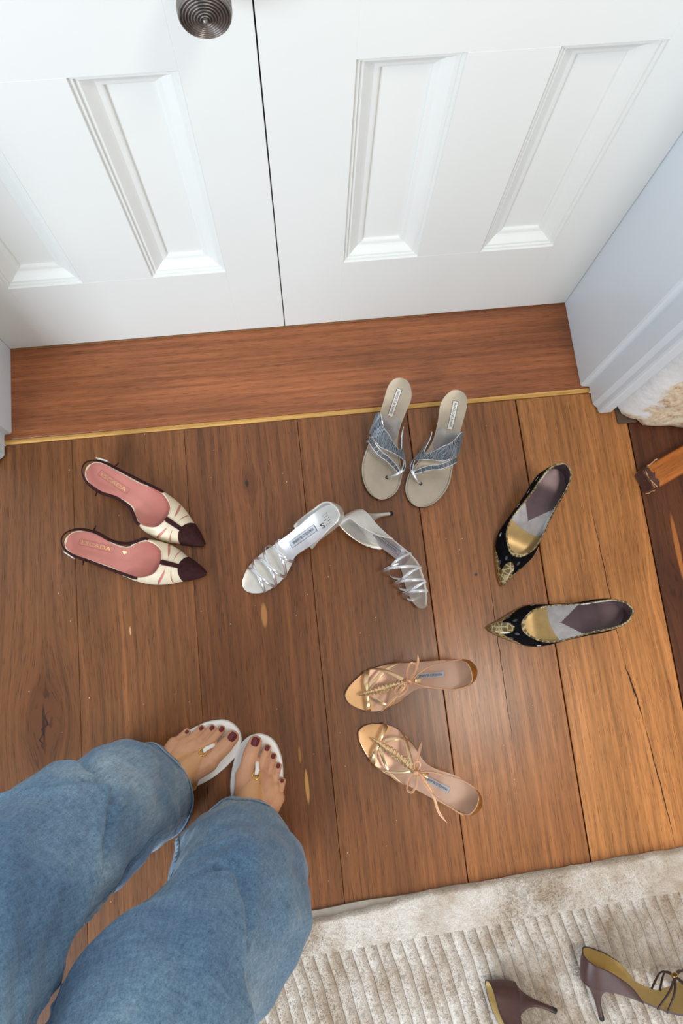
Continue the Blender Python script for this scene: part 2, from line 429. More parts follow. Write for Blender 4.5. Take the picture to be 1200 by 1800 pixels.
# a drying crack in the pale board, drawn open with real depth beside it is too fine: a thin dark sliver let into the surface
def sliver(name, pts, wd, m, parent, z=.0004):
    Vv, Ff = [], []
    n = len(pts)
    for i, (x, y) in enumerate(pts):
        w_ = wd*math.sin(PI*(i+.35)/(n-.3))*(0.7+.6*rng.random())
        Vv += [(x-w_/2, y, z), (x+w_/2, y, z)]
    for i in range(n-1): Ff.append([2*i, 2*i+1, 2*i+3, 2*i+2])
    return mesh(name, Vv, Ff, m, parent, False)
def jag(x0, y0, x1, y1, n, j=.0012):
    return [(x0+(x1-x0)*i/n + rng.normal()*j, y0+(y1-y0)*i/n) for i in range(n+1)]
crackm = M('drying_crack', srgb(46, 26, 16), .9)
sliver('crack', jag(.578, .27, .588, -.06, 24, .0008), .0016, crackm, floor)
sliver('crack', jag(.588, -.06, .606, -.175, 14, .001), .003, crackm, floor)
sliver('crack', jag(.606, -.175, .622, -.40, 18, .001), .0018, crackm, floor)
sliver('crack', jag(.352, .16, .349, -.20, 20, .0007), .0011, crackm, floor)
sliver('crack', jag(-.507, -.035, -.522, -.10, 10, .003), .0035, crackm, floor)
# threshold
boxobj('trim_1', -.585, .63, .498, .700, -.022, .0035, MW['thresh'], None, .0012)
struct(bpy.data.objects['trim_1'], 'reddish wooden threshold board in front of the white doors')
boxobj('trim_2', -.580, .619, .4880, .4975, -.022, .0028, MW['raw'], None, .0010)
struct(bpy.data.objects['trim_2'], 'pale raw wood strip along the front of the threshold')
boxobj('trim_3', -.562, .30, .6880, .745, .0037, .0060, MW['stripwood'], None, .0008)
struct(bpy.data.objects['trim_3'], 'pale wood strip under the doors')

# doors ---------------------------------------------------------------
DY = .691; DT = .050; DB = .007; DH = 2.05
PROF = [(0,0), (.0006,.0030), (.0052,.0034), (.0058,.0064), (.0105,.0068), (.0150,.0100), (.0200,.0140), (.0255,.0170), (.0315,.0185), (.0335,.0195), (.0345,.0232)]
def panel(x0, x1, z0, z1, parent):
    Vv, Ff = [], []
    for d, e in PROF:
        Vv += [(x0+d, DY+e, z0+d), (x1-d, DY+e, z0+d), (x1-d, DY+e, z1-d), (x0+d, DY+e, z1-d)]
    for i in range(len(PROF)-1):
        for q in range(4):
            a, b = i*4+q, i*4+(q+1) % 4
            Ff.append([a, b, b+4, a+4])
    n = (len(PROF)-1)*4; Ff.append([n, n+1, n+2, n+3])
    mould = mesh('panel', Vv, Ff, MAT['white'], parent, True, None, 12)
    return mould
def leaf(name, x0, x1, px, label):
    e = struct(empty(name, ((x0+x1)/2, DY, DB)), label)
    def P(nm, a, b, z0, z1, bev=.0003):
        o = boxobj(nm, a, b, DY, DY+DT, z0, z1, MAT['white'], None, bev); o.parent = e
        o.matrix_parent_inverse = Matrix.Translation((-(x0+x1)/2, -DY, -DB)); return o
    rows = [(.2335, .6765), (.98, 1.86)]
    (a0, a1), (b0, b1) = px
    P('stile', x0, a0, DB, DH); P('stile', b1, x1, DB, DH)
    P('rail', a0, b1, DB, rows[0][0]); P('rail', a0, b1, rows[0][1], rows[1][0]); P('rail', a0, b1, rows[1][1], DH)
    for z0, z1 in rows:
        P('mullion', a1, b0, z0, z1)
        for (q0, q1) in px:
            o = panel(q0, q1, z0, z1, e); o.matrix_parent_inverse = Matrix.Translation((-(x0+x1)/2, -DY, -DB))
    return e
d1 = leaf('door_1', -.5635, -.0013, [(-.474, -.345), (-.2245, -.0950)], 'white panelled door leaf on the left, with the ridged knob')
d2 = leaf('door_2', .0006, .5985, [(.1150, .2490), (.3640, .4980)], 'white panelled door leaf on the right, without a knob')
sl = boxobj('gap_shade_strip', -.014, .012, DY+.012, DY+DT-.002, DB, DH, MAT['black'], None, .0005); sl.parent = d2; sl.matrix_parent_inverse = Matrix.Translation((-(.0006+.5985)/2, -DY, -DB))  # black strip added behind the gap between the leaves, standing in for shade
# knob: short ribbed drum with concentric rings on its face, on a neck and a round rose
prof = [(.0, 0), (.030, 0), (.031, .003), (.028, .006), (.015, .009), (.0125, .016), (.0125, .026), (.018, .031)]
prof += [(.0250, .034)]
for k in range(7):
    z = .036 + k*.0044; prof += [(.0262, z), (.0268, z+.0012), (.0262, z+.0030), (.0254, z+.0036)]
zf = .068; prof += [(.0262, zf-.001), (.0258, zf+.0012)]
for k in range(8):
    r = .0250 - k*.0028; d = .0012*0 + .0006*k
    prof += [(r, zf+.0022+d), (r-.0009, zf+.0026+d), (r-.0018, zf+.0014+d), (r-.0024, zf+.0010+d)]
prof += [(.0034, zf+.006), (.0026, zf+.0085), (.0012, zf+.0098), (.0003, zf+.0100)]
kn = lathe('door_knob', prof, 56, MAT['bronze'], None, 'y', (0,0,0), 25)
kn.location = (-.048, DY, .812); kn.parent = d1; kn.matrix_parent_inverse = Matrix.Translation((-(-.5635-.0013)/2, -DY, -DB))
kn['label'] = 'round aged bronze knob with concentric ridges'

# frames and walls ------------------------------------------------------
def extrude_plan(name, pts, z0, z1, m, parent=None, angle=20):
    n = len(pts)
    Vv = [(x, y, z0) for x, y in pts] + [(x, y, z1) for x, y in pts]
    Ff = [[i, (i+1) % n, n+(i+1) % n, n+i] for i in range(n)] + [list(range(n))[::-1], list(range(n, 2*n))]
    return mesh(name, Vv, Ff, m, parent, True, None, angle)
rj = [(.5995,.760), (.5995,.6915), (.6005,.505), (.6030,.5015), (.6165,.4995), (.6185,.4960), (.6188,.461), (.6225,.456), (.6262,.452), (.6270,.444), (.6290,.4405), (.6325,.439), (.6530,.4395), (.6560,.443), (.6565,.760)]
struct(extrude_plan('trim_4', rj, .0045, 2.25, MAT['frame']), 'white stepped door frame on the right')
lj = [(-.5645,.760), (-.5645,.513), (-.5662,.5095), (-.5780,.508), (-.5790,.505), (-.5792,.466), (-.5830,.461), (-.5900,.457), (-.5920,.444), (-.620,.440), (-.625,.760)]
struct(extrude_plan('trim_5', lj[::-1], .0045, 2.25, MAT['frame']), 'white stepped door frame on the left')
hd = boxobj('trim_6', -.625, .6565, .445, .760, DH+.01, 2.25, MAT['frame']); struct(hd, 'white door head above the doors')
# rough flaking stone wall beside the frame: uneven face, ragged lower edge
def rough_wall(name, x0, x1, yf, depth, z1, ragged, mat, side, amp=1.):
    nx, nz = 130, 150
    rows = []
    ph = rng.random(8)*6
    def fy(x, z):
        v = 0
        for q, (sx, sz, a) in enumerate(((17, 11, .007), (31, 23, .004), (60, 47, .0022), (9, 5, .008), (110, 90, .0011))):
            v += a*math.sin(x*sx+ph[q]+1.7*math.sin(z*sz*.7+ph[q+2]))*math.cos(z*sz+ph[q+1]+1.3*math.sin(x*sx*.6))
        return v
    for j in range(nz+1):
        r = []
        u = (j/nz)**2.0
        for i in range(nx+1):
            x = x0 + (x1-x0)*i/nx
            zb = ragged(x) if ragged else .004
            z = zb + (z1-zb)*u
            e = (x-x0) if side > 0 else (x1-x)
            fade = min(1, e/.05)
            y = yf(x) + fy(x, z)*fade*amp
            if z - zb < .02: y += .004*(1-(z-zb)/.02)**2          # broken lower lip turns under
            r.append((x, y, z))
        rows.append(r)
    P = np.array(rows)
    back = P.copy(); back[:, :, 1] = .76
    nr, nc = P.shape[:2]; off = nr*nc
    Vv = np.concatenate([P.reshape(-1, 3), back.reshape(-1, 3)])
    Ff = []
    for j in range(nr-1):
        for i in range(nc-1):
            a = j*nc+i; Ff.append([a, a+1, a+nc+1, a+nc])
    for j in range(nr-1):
        for i in (0, nc-1):
            a = j*nc+i; Ff.append([a, a+nc, a+nc+off, a+off])
    for i in range(nc-1):
        for j in (0, nr-1):
            a = j*nc+i; Ff.append([a, a+1, a+1+off, a+off])
    Ff.append([off, off+nc-1, off+nr*nc-1, off+(nr-1)*nc])
    o = mesh(name, Vv, Ff, mat, None, True, None, 60)
    bm = bmesh.new(); bm.from_mesh(o.data); bmesh.ops.recalc_face_normals(bm, faces=bm.faces[:]); bm.to_mesh(o.data); bm.free()
    return o
def rag(x):
    return curve1([(.655,.032), (.662,.022), (.668,.012), (.676,.010), (.700,.012), (.712,.008), (.722,.003), (.76,.004), (2.6,.006)], x)
struct(rough_wall('wall_right', .6585, 2.5, lambda x: curve1([(.655,.446), (.665,.432), (.685,.414), (.70,.408), (.74,.400), (.80,.396), (2.6,.39)], x), .35, 2.75, rag, MAT['plaster'], 1), 'flaking white stone wall to the right of the door frame')
plain = M('white_wall_paint', srgb(226, 226, 222), .7, var=.02, vscale=8, bmp=.2, bscale=60)
struct(rough_wall('wall_left', -2.5, -.627, lambda x: .452, .35, 2.75, None, plain, -1, .12), 'white wall to the left of the door frame')
struct(boxobj('trim_7', .664, .704, .413, .47, .0005, .007, M('grey_mortar', srgb(92,76,60), .9, bmp=.5, bscale=90), None, .002), 'strip of grey mortar under the ragged stone edge')
struct(boxobj('ceiling', -2.6, 2.6, -3.6, .8, 2.75, 2.80, M('pale_ceiling', srgb(196, 190, 180), .9), None, 0), 'plain pale ceiling')
struct(boxobj('wall_back', -.62, .655, .70, .76, 2.252, 2.75, plain), 'white wall above the doors')

# ------------------------------------------------------------------ shoes
class Shoe:
    """local frame: x from the back of the heel to the toe, y left, z up, sole on z = 0. m = +1 when the inner side of the foot is +y"""
    def __init__(s, L, H, med, lat, m, pointed=False, zf=.010, toe_y=0., y0=.0):
        s.L, s.H, s.m, s.zf = L, H, m, zf
        A = [(0, y0)] + list(lat) + [(L, toe_y)]
        B = [(0, y0)] + list(med) + [(L, toe_y)]
        if pointed:
            P = catmull(A[::-1] + B[1:], 16); k = int(np.argmin(P[:, 0]))
            la, me_ = P[:k+1][::-1], P[k:]
        else:
            ring = A + B[1:-1][::-1]
            P = catmull(ring, 16, True); k = 16*(len(A)-1)
            la = P[:k+1]; me_ = np.concatenate([P[k:], P[:1]])[::-1]
            x = P[:, 0].min()
        def prep(c):
            return np.maximum.accumulate(c[:, 0] + np.arange(len(c))*1e-9), c[:, 1]
        s.la, s.me = prep(la), prep(me_)
        s.t0 = max(s.la[0][0], s.me[0][0]) + 1e-6; s.t1 = min(s.la[0][-1], s.me[0][-1]) - 1e-6
        s.h = [(0, .11), (.3*L, .085), (.55*L, .050), (.75*L, .036), (L, .016)]
        s.bulge = 1.0; s.inner = 1.0
    def ylat(s, t): return float(np.interp(t, *s.la))
    def ymed(s, t): return float(np.interp(t, *s.me))
    def bed(s, t):
        L, H, zf = s.L, s.H, s.zf; a, b = .15*L, .66*L
        if t < a: return H - H*.12*t/a
        if t > b: return zf
        u = (t-a)/(b-a); h1 = H*.88; m0 = -(H*.12)/a*(b-a)
        return (2*u**3-3*u**2+1)*h1 + (u**3-2*u**2+u)*m0 + (-2*u**3+3*u**2)*zf
    def Y(s, y): return y*s.m
    def S(s, t, a, off=0., p=.75, q=.9):
        """a = 0 on the outer edge of the sole, pi on the inner edge"""
        yl, ym = s.ylat(t), s.ymed(t); mid = (yl+ym)/2; hw = max((ym-yl)/2, 0)*s.bulge + off
        c = math.cos(a); h = curve1(s.h, t) + off
        y = mid - hw*(s.inner if c < 0 else 1.)*math.copysign(abs(c)**p, c)
        z = s.bed(t) - s.drop + h*max(math.sin(a), 0)**q
        return (t, s.Y(y), z)
    drop = .004
    def ts(s, n, a=None, b=None):
        a = s.t0 if a is None else a; b = s.t1 if b is None else b
        return [a + (b-a)*(1-math.cos(PI*i/(n-1)))/2 for i in range(n)]
    def center(s): return (s.L*.5, 0, s.bed(s.L*.5)+.01)
    def flat(s, u, y, off=.0006):                       # a point lying on the insole
        return (u, s.Y(y), s.bed(u) + off + s.cupz(u, y))
    def cupz(s, t, y):
        yl, ym = s.ylat(t), s.ymed(t); hw = max((ym-yl)/2, 1e-4); v = (y-(yl+ym)/2)/hw
        return s.cup*min(v*v, 1)*min(1, hw/.015)
    cup = .0015
    def sole(s, root, mats, th=.0045, name='sole', inset=0., off=0., n=44, nv=12, a=None, b=None):
        rows = []
        for t in s.ts(n, a, b):
            yl, ym = s.ylat(t), s.ymed(t); mid, hw = (yl+ym)/2, max((ym-yl)/2 - inset, 0)
            rows.append([(t, s.Y(mid+hw*v), s.bed(t)+off+s.cupz(t, mid+hw*v)) for v in np.linspace(-1, 1, nv)])
        return shell(name, rows, th, mats, root, ref=(s.L/2, 0, -5), angle=40, up=True)
    def pad(s, root, name, m, tA, tB, inset=.002, off=.0008, th=.0007, nv=25, n=12, zig=0.):
        """thin pad on the insole; tA, tB = functions of v in -1..1"""
        rows = []
        for i in range(n):
            r = []
            for j, v in enumerate(np.linspace(-1, 1, nv)):
                a_, b_ = tA(v), tB(v)
                if zig: b_ = b_ + (zig if j % 2 else -zig)
                t = a_ + (b_-a_)*i/(n-1)
                yl, ym = s.ylat(t), s.ymed(t); mid, hw = (yl+ym)/2, max((ym-yl)/2-inset, .0005)
                r.append((t, s.Y(mid+hw*v), s.bed(t)+off+s.cupz(t, mid+hw*v)))
            rows.append(r)
        return shell(name, rows, th, (m, m), root, ref=(s.L/2, 0, -5), angle=40, up=True)
    def stiletto(s, root, m, tip_m=None, tip_t=.017, r1=.0045, name='heel', th=.0045, tend=.052, power=3.2):
        n, k = 22, 28; V, F = [], []
        c0 = tend*.5
        for i in range(k):
            u = i/(k-1); g = (1-u)**power
            for q in range(n):
                a = 2*PI*q/n
                t = c0 + c0*.97*math.cos(a); t = max(t, s.t0+1e-4)
                yl, ym = s.ylat(t), s.ymed(t); sn = math.sin(a)
                yt = (yl+ym)/2 + (ym-yl)/2*.93*math.copysign(abs(sn)**.8, sn) if abs(sn) > .01 else (yl+ym)/2
                top = np.array([t, yt, s.bed(t)-th*.9])
                bot = np.array([tip_t + r1*math.cos(a), r1*math.sin(a), 0.])
                xy = bot[:2] + (top[:2]-bot[:2])*g
                fr = 1-u
                V.append((xy[0], s.Y(xy[1]), top[2]*fr))
        for i in range(k-1):
            for q in range(n): F.append([i*n+q, i*n+(q+1) % n, (i+1)*n+(q+1) % n, (i+1)*n+q])
        F.append(list(range(n))); F.append([(k-1)*n+q for q in range(n)][::-1])
        if s.m < 0: F = [f[::-1] for f in F]
        h = mesh(name, V, F, m, root, True, None, 60)
        if tip_m is not None:
            lathe('heel_tip', [(r1*1.02, .0002), (r1*1.08, .001), (r1*1.12, .0075), (r1*1.0, .0082)], 16, tip_m, h, 'z', (tip_t, 0, 0))
        return h
    def walls(s, root, name, mats, top, a, b, th=.0014, n=44, nk=10, flare=0., xb=0., wing=0.):
        """upper standing on the sole from t = a to b; top(t) = height of its upper edge; where it reaches the crown the two sides meet"""
        obs = []
        rowsL, rowsR = [], []
        for t in s.ts(n, a, b):
            h = curve1(s.h, t); H_ = top(t)
            am = PI/2 if H_ >= h else math.asin(min(1, max(H_, .0003)/h)**(1/.9))
            ra, rb = [], []
            for u in np.linspace(0, 1, nk):
                p0, p1 = np.array(s.S(t, u*am)), np.array(s.S(t, PI-u*am))
                yy_, xx_ = s.lean(t, u, flare, xb, wing)
                p0[1] -= s.Y(yy_); p1[1] += s.Y(yy_); p0[0] += xx_; p1[0] += xx_
                ra.append(p0); rb.append(p1)
            rowsR.append(ra + rb[::-1])
        return rowsR
    def lean(s, t, u, flare, xb, wing):
        """how far the upper edge tips outward sideways, and forward at the back"""
        hw = max((s.ymed(t)-s.ylat(t))/2, 0)
        yy = (flare*hw/(hw+.008)*1.3*max(0, min(1, (.114-t)/.05)) + wing*max(0, min(1, (t-.045)/.04)))*u*u
        return max(yy, -hw*.8), xb*u**1.5*max(0, 1-t/.055)**2
    def upper(s, root, name, mats, top, a, b, th=.0014, n=48, nk=10, flare=0., xb=0., wing=0.):
        """left and right walls as one skin (they join at the heel and, past the throat, over the toes)"""
        rows = s.walls(root, name, mats, top, a, b, th, n, nk, flare, xb, wing)
        nk2 = nk*2
        R = [r[:nk] for r in rows]; Lf = [r[nk:][::-1] for r in rows]
        # strip running round the heel: left side backwards, then right side forwards
        P = np.array(Lf[::-1] + R[1:])
        ref = s.center()
        s.edge = P[:, -1].copy()                            # upper edge, inner side forward end first
        o = shell(name, P, th, mats, root, ref=ref, angle=55)
        return o
    def patch(s, root, name, mats, tA, tB, a0, a1, off=0., th=.0012, na=40, nt=10, ripple=None, dth=None):
        rows = []
        for a in np.linspace(a0, a1, na):
            A_, B_ = tA(a), tB(a); r = []
            for k in range(nt):
                t = A_ + (B_-A_)*k/(nt-1)
                o = off + (ripple(a, k/(nt-1)) if ripple else 0)
                r.append(s.S(min(t, s.t1), a, o))
            rows.append(r)
        return shell(name, rows, th, mats, root, ref=(s.L*.6, 0, -.02), angle=45)
    def strap(s, root, name, m, pts, wd, th=.0014, off=.001, n=10, taper=None, flat=2.6):
        """pts = (t, a, lift) over the foot"""
        C = catmull(pts, n)
        P = [s.S(min(t, s.t1), min(max(a, 0), PI), off+l) for t, a, l in C]
        ref = [(t, s.Y((s.ylat(t)+s.ymed(t))/2), s.bed(t)-.012) for t, a, l in C]
        return ribbon(name, P, wd, th, m, root, ref=np.array(ref), taper=taper, flat=flat)
    def label(s, root, t0, y0, t1, y1, ht, text, m, ink, frame=None, txt_h=.55, txt_w=.88, name='label', off=.0010):
        d = np.array([t1-t0, (y1-y0)]); ln = np.hypot(*d); d /= ln
        nrm_ = np.array([-d[1], d[0]])*s.m                # letters stand towards +y of the shoe as seen
        def fn(u, v, o):
            p = np.array([t0, y0]) + d*ln*u + nrm_*ht*(v-.5)
            return s.flat(p[0], p[1], o)
        out = None
        if m is not None:
            rows = [[fn(u, v, off+.0004) for v in np.linspace(0, 1, 4)] for u in np.linspace(0, 1, 14)]
            out = shell(name, rows, .0004, (m, m), root, ref=(s.L/2, 0, -5), up=True)
        if frame is not None:
            e = [fn(u, v, off+.0007) for u, v in [(x, 0) for x in np.linspace(0, 1, 14)] + [(1, y) for y in (.33, .66, 1)] + [(x, 1) for x in np.linspace(1, 0, 14)[1:]] + [(0, y) for y in (.66, .33)]]
            f_ = ribbon('label_border', e, .0006, .0003, frame, out or root, nrm=(0, 0, 1), closed=True, k=4)
            out = out or f_
        w0 = (1-txt_w)/2; h0 = (1-txt_h)/2
        lettering('lettering', text, lambda u, v: fn(w0+u*txt_w, h0+v*txt_h, off+.0009), ink, out or root)
        return out

def stand(root, x, y, yaw, z=0.0004):
    root.location = (x, y, z); root.rotation_euler = (0, 0, math.radians(yaw))
def all_pts(root):
    out = []
    def rec(o):
        for c in o.children:
            if c.type == 'MESH': out.append(np.array([v.co[:] for v in c.data.vertices]))
            rec(c)
    rec(root); return np.concatenate(out)
def lie(root, anchor, xy, yaw, roll, L, z=0.0004):
    """rest the shoe on its side: roll about its length, pitch until heel part and toe part both touch the ground"""
    P = all_pts(root)*root.scale[0]; anchor = Vector(anchor)*root.scale[0]; L *= root.scale[0]; lo_, hi_ = P[:, 0] < .42*L, P[:, 0] > .58*L
    lo_p, hi_p = -1.2, 1.2
    def zz(pitch):
        R = np.array((Matrix.Rotation(pitch, 3, 'Y') @ Matrix.Rotation(math.radians(roll), 3, 'X')))
        Z = P @ R.T[:, 2]
        return Z[lo_].min() - Z[hi_].min()
    for _ in range(40):
        md = (lo_p+hi_p)/2
        if zz(md) > 0: hi_p = md
        else: lo_p = md
    pitch = (lo_p+hi_p)/2
    R = Matrix.Rotation(math.radians(yaw), 3, 'Z') @ Matrix.Rotation(pitch, 3, 'Y') @ Matrix.Rotation(math.radians(roll), 3, 'X')
    Z = P @ np.array(R).T[:, 2]
    a = R @ Vector(anchor)
    root.rotation_euler = R.to_euler()
    root.location = (xy[0]-a.x, xy[1]-a.y, z - Z.min())
    return pitch

# --- cream and plum slingbacks with pink insoles --------------------------
def slingback(m, x, y, yaw, label, heart):
    root = tag(empty('slingback_shoe'), label, 'shoe', 'cream and plum pointed slingback shoes')
    med = [(.006,.014),(.016,.022),(.030,.026),(.053,.026),(.088,.0155),(.112,.0165),(.131,.031),(.15,.0395),(.18,.0395),(.206,.0325),(.2186,.026),(.242,.016),(.260,.0065)]
    lat = [(.006,-.014),(.016,-.021),(.030,-.0245),(.06,-.0275),(.099,-.032),(.12,-.0385),(.144,-.0425),(.178,-.0405),(.206,-.0325),(.2186,-.0265),(.242,-.0168),(.260,-.0068)]
    s = Shoe(.268, .050, med, lat, m, pointed=True)
    s.h = [(0,.08),(.10,.05),(.15,.041),(.19,.037),(.222,.028),(.245,.020),(.268,.010)]
    s.sole(root, (MAT['cream'], MAT['brown_edge'], MAT['cream']), .005, 'sole', b=.262)
    s.pad(root, 'insole', MAT['pink'], lambda v: .004, lambda v: .236, inset=.0022, off=.0006, nv=17, n=40)
    s.stiletto(root, MAT['cream'], MAT['black'], .026, .010, tend=.060, power=2.0)
    tA = lambda a: curve1([(0,.114),(.25,.122),(.55,.146),(.85,.166),(1.15,.1795),(PI/2,.186)], min(a, PI-a))
    cap = lambda a: curve1([(0,.229),(.5,.2265),(1.0,.222),(1.45,.2175),(PI/2,.217)], min(a, PI-a))
    full = lambda a: s.t1
    s.patch(root, 'vamp_lining', (MAT['pink'], MAT['pink'], MAT['cream']), tA, lambda a: min(cap(a)+.004, s.t1), 0, PI, 0, .0008, 50, 18)
    # three petals on each side, open slits between them
    e1 = lambda a: curve1([(0,.183),(.5,.187),(1.0,.1925),(1.50,.196)], min(a, PI-a))
    e2 = lambda a: curve1([(0,.2115),(.7,.209),(1.50,.205)], min(a, PI-a))
    def gap(w_):
        return lambda a: w_*max(0., math.sin(PI*min(1, max(0, (min(a, PI-a)-.12)/1.22))))**.6
    g1, g2 = gap(.0026), gap(.0009)
    for lo_, hi_ in ((0.0, 1.50), (PI-1.50, PI)):
        s.patch(root, 'vamp_petal', (MAT['cream'], MAT['cream']), lambda a: tA(a)-.0004, lambda a: e1(a)-g1(a), lo_, hi_, .0012, .0012, 30, 14)
        s.patch(root, 'vamp_petal', (MAT['cream'], MAT['cream']), lambda a: e1(a)+g1(a)+.0003, lambda a: e2(a)-g2(a), lo_, hi_, .0012, .0012, 30, 8)
        s.patch(root, 'vamp_petal', (MAT['cream'], MAT['cream']), lambda a: e2(a)+g2(a)+.0003, lambda a: cap(a)+.001, lo_, hi_, .0012, .0012, 30, 8)
    s.patch(root, 'toe_cap', (MAT['plum'], MAT['plum']), lambda a: cap(a)-.0005, full, 0, PI, .0022, .0016, 44, 16)
    s.strap(root, 'vamp_strip', MAT['plum'], [(.1835, PI/2, 0), (.195, PI/2, 0), (.207, PI/2, 0), (.221, PI/2, .0002)], .0085, .002, .0026, 6, flat=4)
    rimp = [s.S(tA(a), a, .0016) for a in np.linspace(0.05, PI-.05, 60)]
    cord('topline_piping', rimp, .0009, MAT['cream'], root, k=6)
    # slingback strap from one wing round the heel to the other
    zz = lambda t: s.bed(t)
    Pm = [(.150,.0365,.033),(.140,.035,.029),(.115,.0205,.021),(.085,.0185,.016),(.055,.0265,.012),(.030,.0265,.011),(.014,.0215,.013),(.004,.0125,.017)]
    Pl = [(.150,-.0395,.033),(.140,-.0395,.029),(.115,-.0365,.021),(.085,-.0325,.015),(.055,-.0285,.012),(.030,-.0255,.011),(.014,-.020,.013),(.004,-.011,.017)]
    pts = [(t, s.Y(yy), zz(t)+dz) for t, yy, dz in Pm] + [(.0005, 0, s.H+.019)] + [(t, s.Y(yy), zz(t)+dz) for t, yy, dz in Pl[::-1]]
    C = catmull(pts, 8)
    nr = [(p[0]-.09, p[1], .075) for p in C]
    sling = ribbon('sling_strap', C, .0064, .0018, MAT['plum'], root, nrm=np.array(nr))
    # buckle on the outer side near the heel, elastic loops further forward
    bx = [(.030,-.0325),(.012,-.0262)]
    p0 = np.array((.030, s.Y(-.0285), zz(.030)+.0125)); p1 = np.array((.012, s.Y(-.0215), zz(.012)+.0150))
    d = (p1-p0)/np.linalg.norm(p1-p0); up = np.array([0, 0, 1.]); side = np.cross(d, up); side *= np.sign(side[1]*s.Y(-1)) if side[1] else 1
    rect = [p0+up*.005+side*.0015, p1+up*.005+side*.0015, p1-up*.005+side*.0015, p0-up*.005+side*.0015]
    ring = []
    for i in range(4):
        for u in (0, .1, .5, .9): ring.append(rect[i]*(1-u)+rect[(i+1) % 4]*u)
    ribbon('buckle', ring, .0018, .0016, MAT['white_lin'], sling, nrm=side, closed=True, k=6)
    for sg, t in ((1, .050), (-1, .048)):
        yy = (.0280 if sg > 0 else -.0285)
        b0 = np.array((t, s.Y(yy), zz(t)+.0120))
        ribbon('elastic_loop', [b0+np.array((0, s.Y(sg*.0022), .006)), b0+np.array((0, s.Y(sg*.005), .002)), b0+np.array((.001, s.Y(sg*.0075), .003)), b0+np.array((.002, s.Y(sg*.009), .008))], .004, .0012, MAT['plum'], sling, nrm=(1, 0, .2))
    s.label(root, .026, .0035 if m > 0 else -.004, .089, .0035 if m > 0 else -.004, .0115, 'ESCADA', None, MAT['goldink'], MAT['pinkline'], .62, .84)
    if heart:
        hp = [(.00022*16*math.sin(q)**3, .00022*(13*math.cos(q)-5*math.cos(2*q)-2*math.cos(3*q)-math.cos(4*q))) for q in np.linspace(0, 2*PI, 33)[:-1]]
        base = [s.flat(.108 - p_*.95, m*(.004 + q*.95), .0012) for p_, q in hp]
        V = base + [(p[0], p[1], p[2]+.0004) for p in base]
        n = len(hp); F = [list(range(n, 2*n))] + [[i, (i+1) % n, n+(i+1) % n, n+i] for i in range(n)]
        mesh('heart_mark', V, F, MAT['goldm'], root, False)
    stand(root, x, y, yaw)
    return root
slingback(-1, -.4050, .4123, -39.0, 'cream slingback with plum pointed toe and pink insole, nearer the threshold', False)
slingback(1, -.4508, .2728, -18.4, 'cream slingback with plum pointed toe and small gold heart on its pink insole', True)

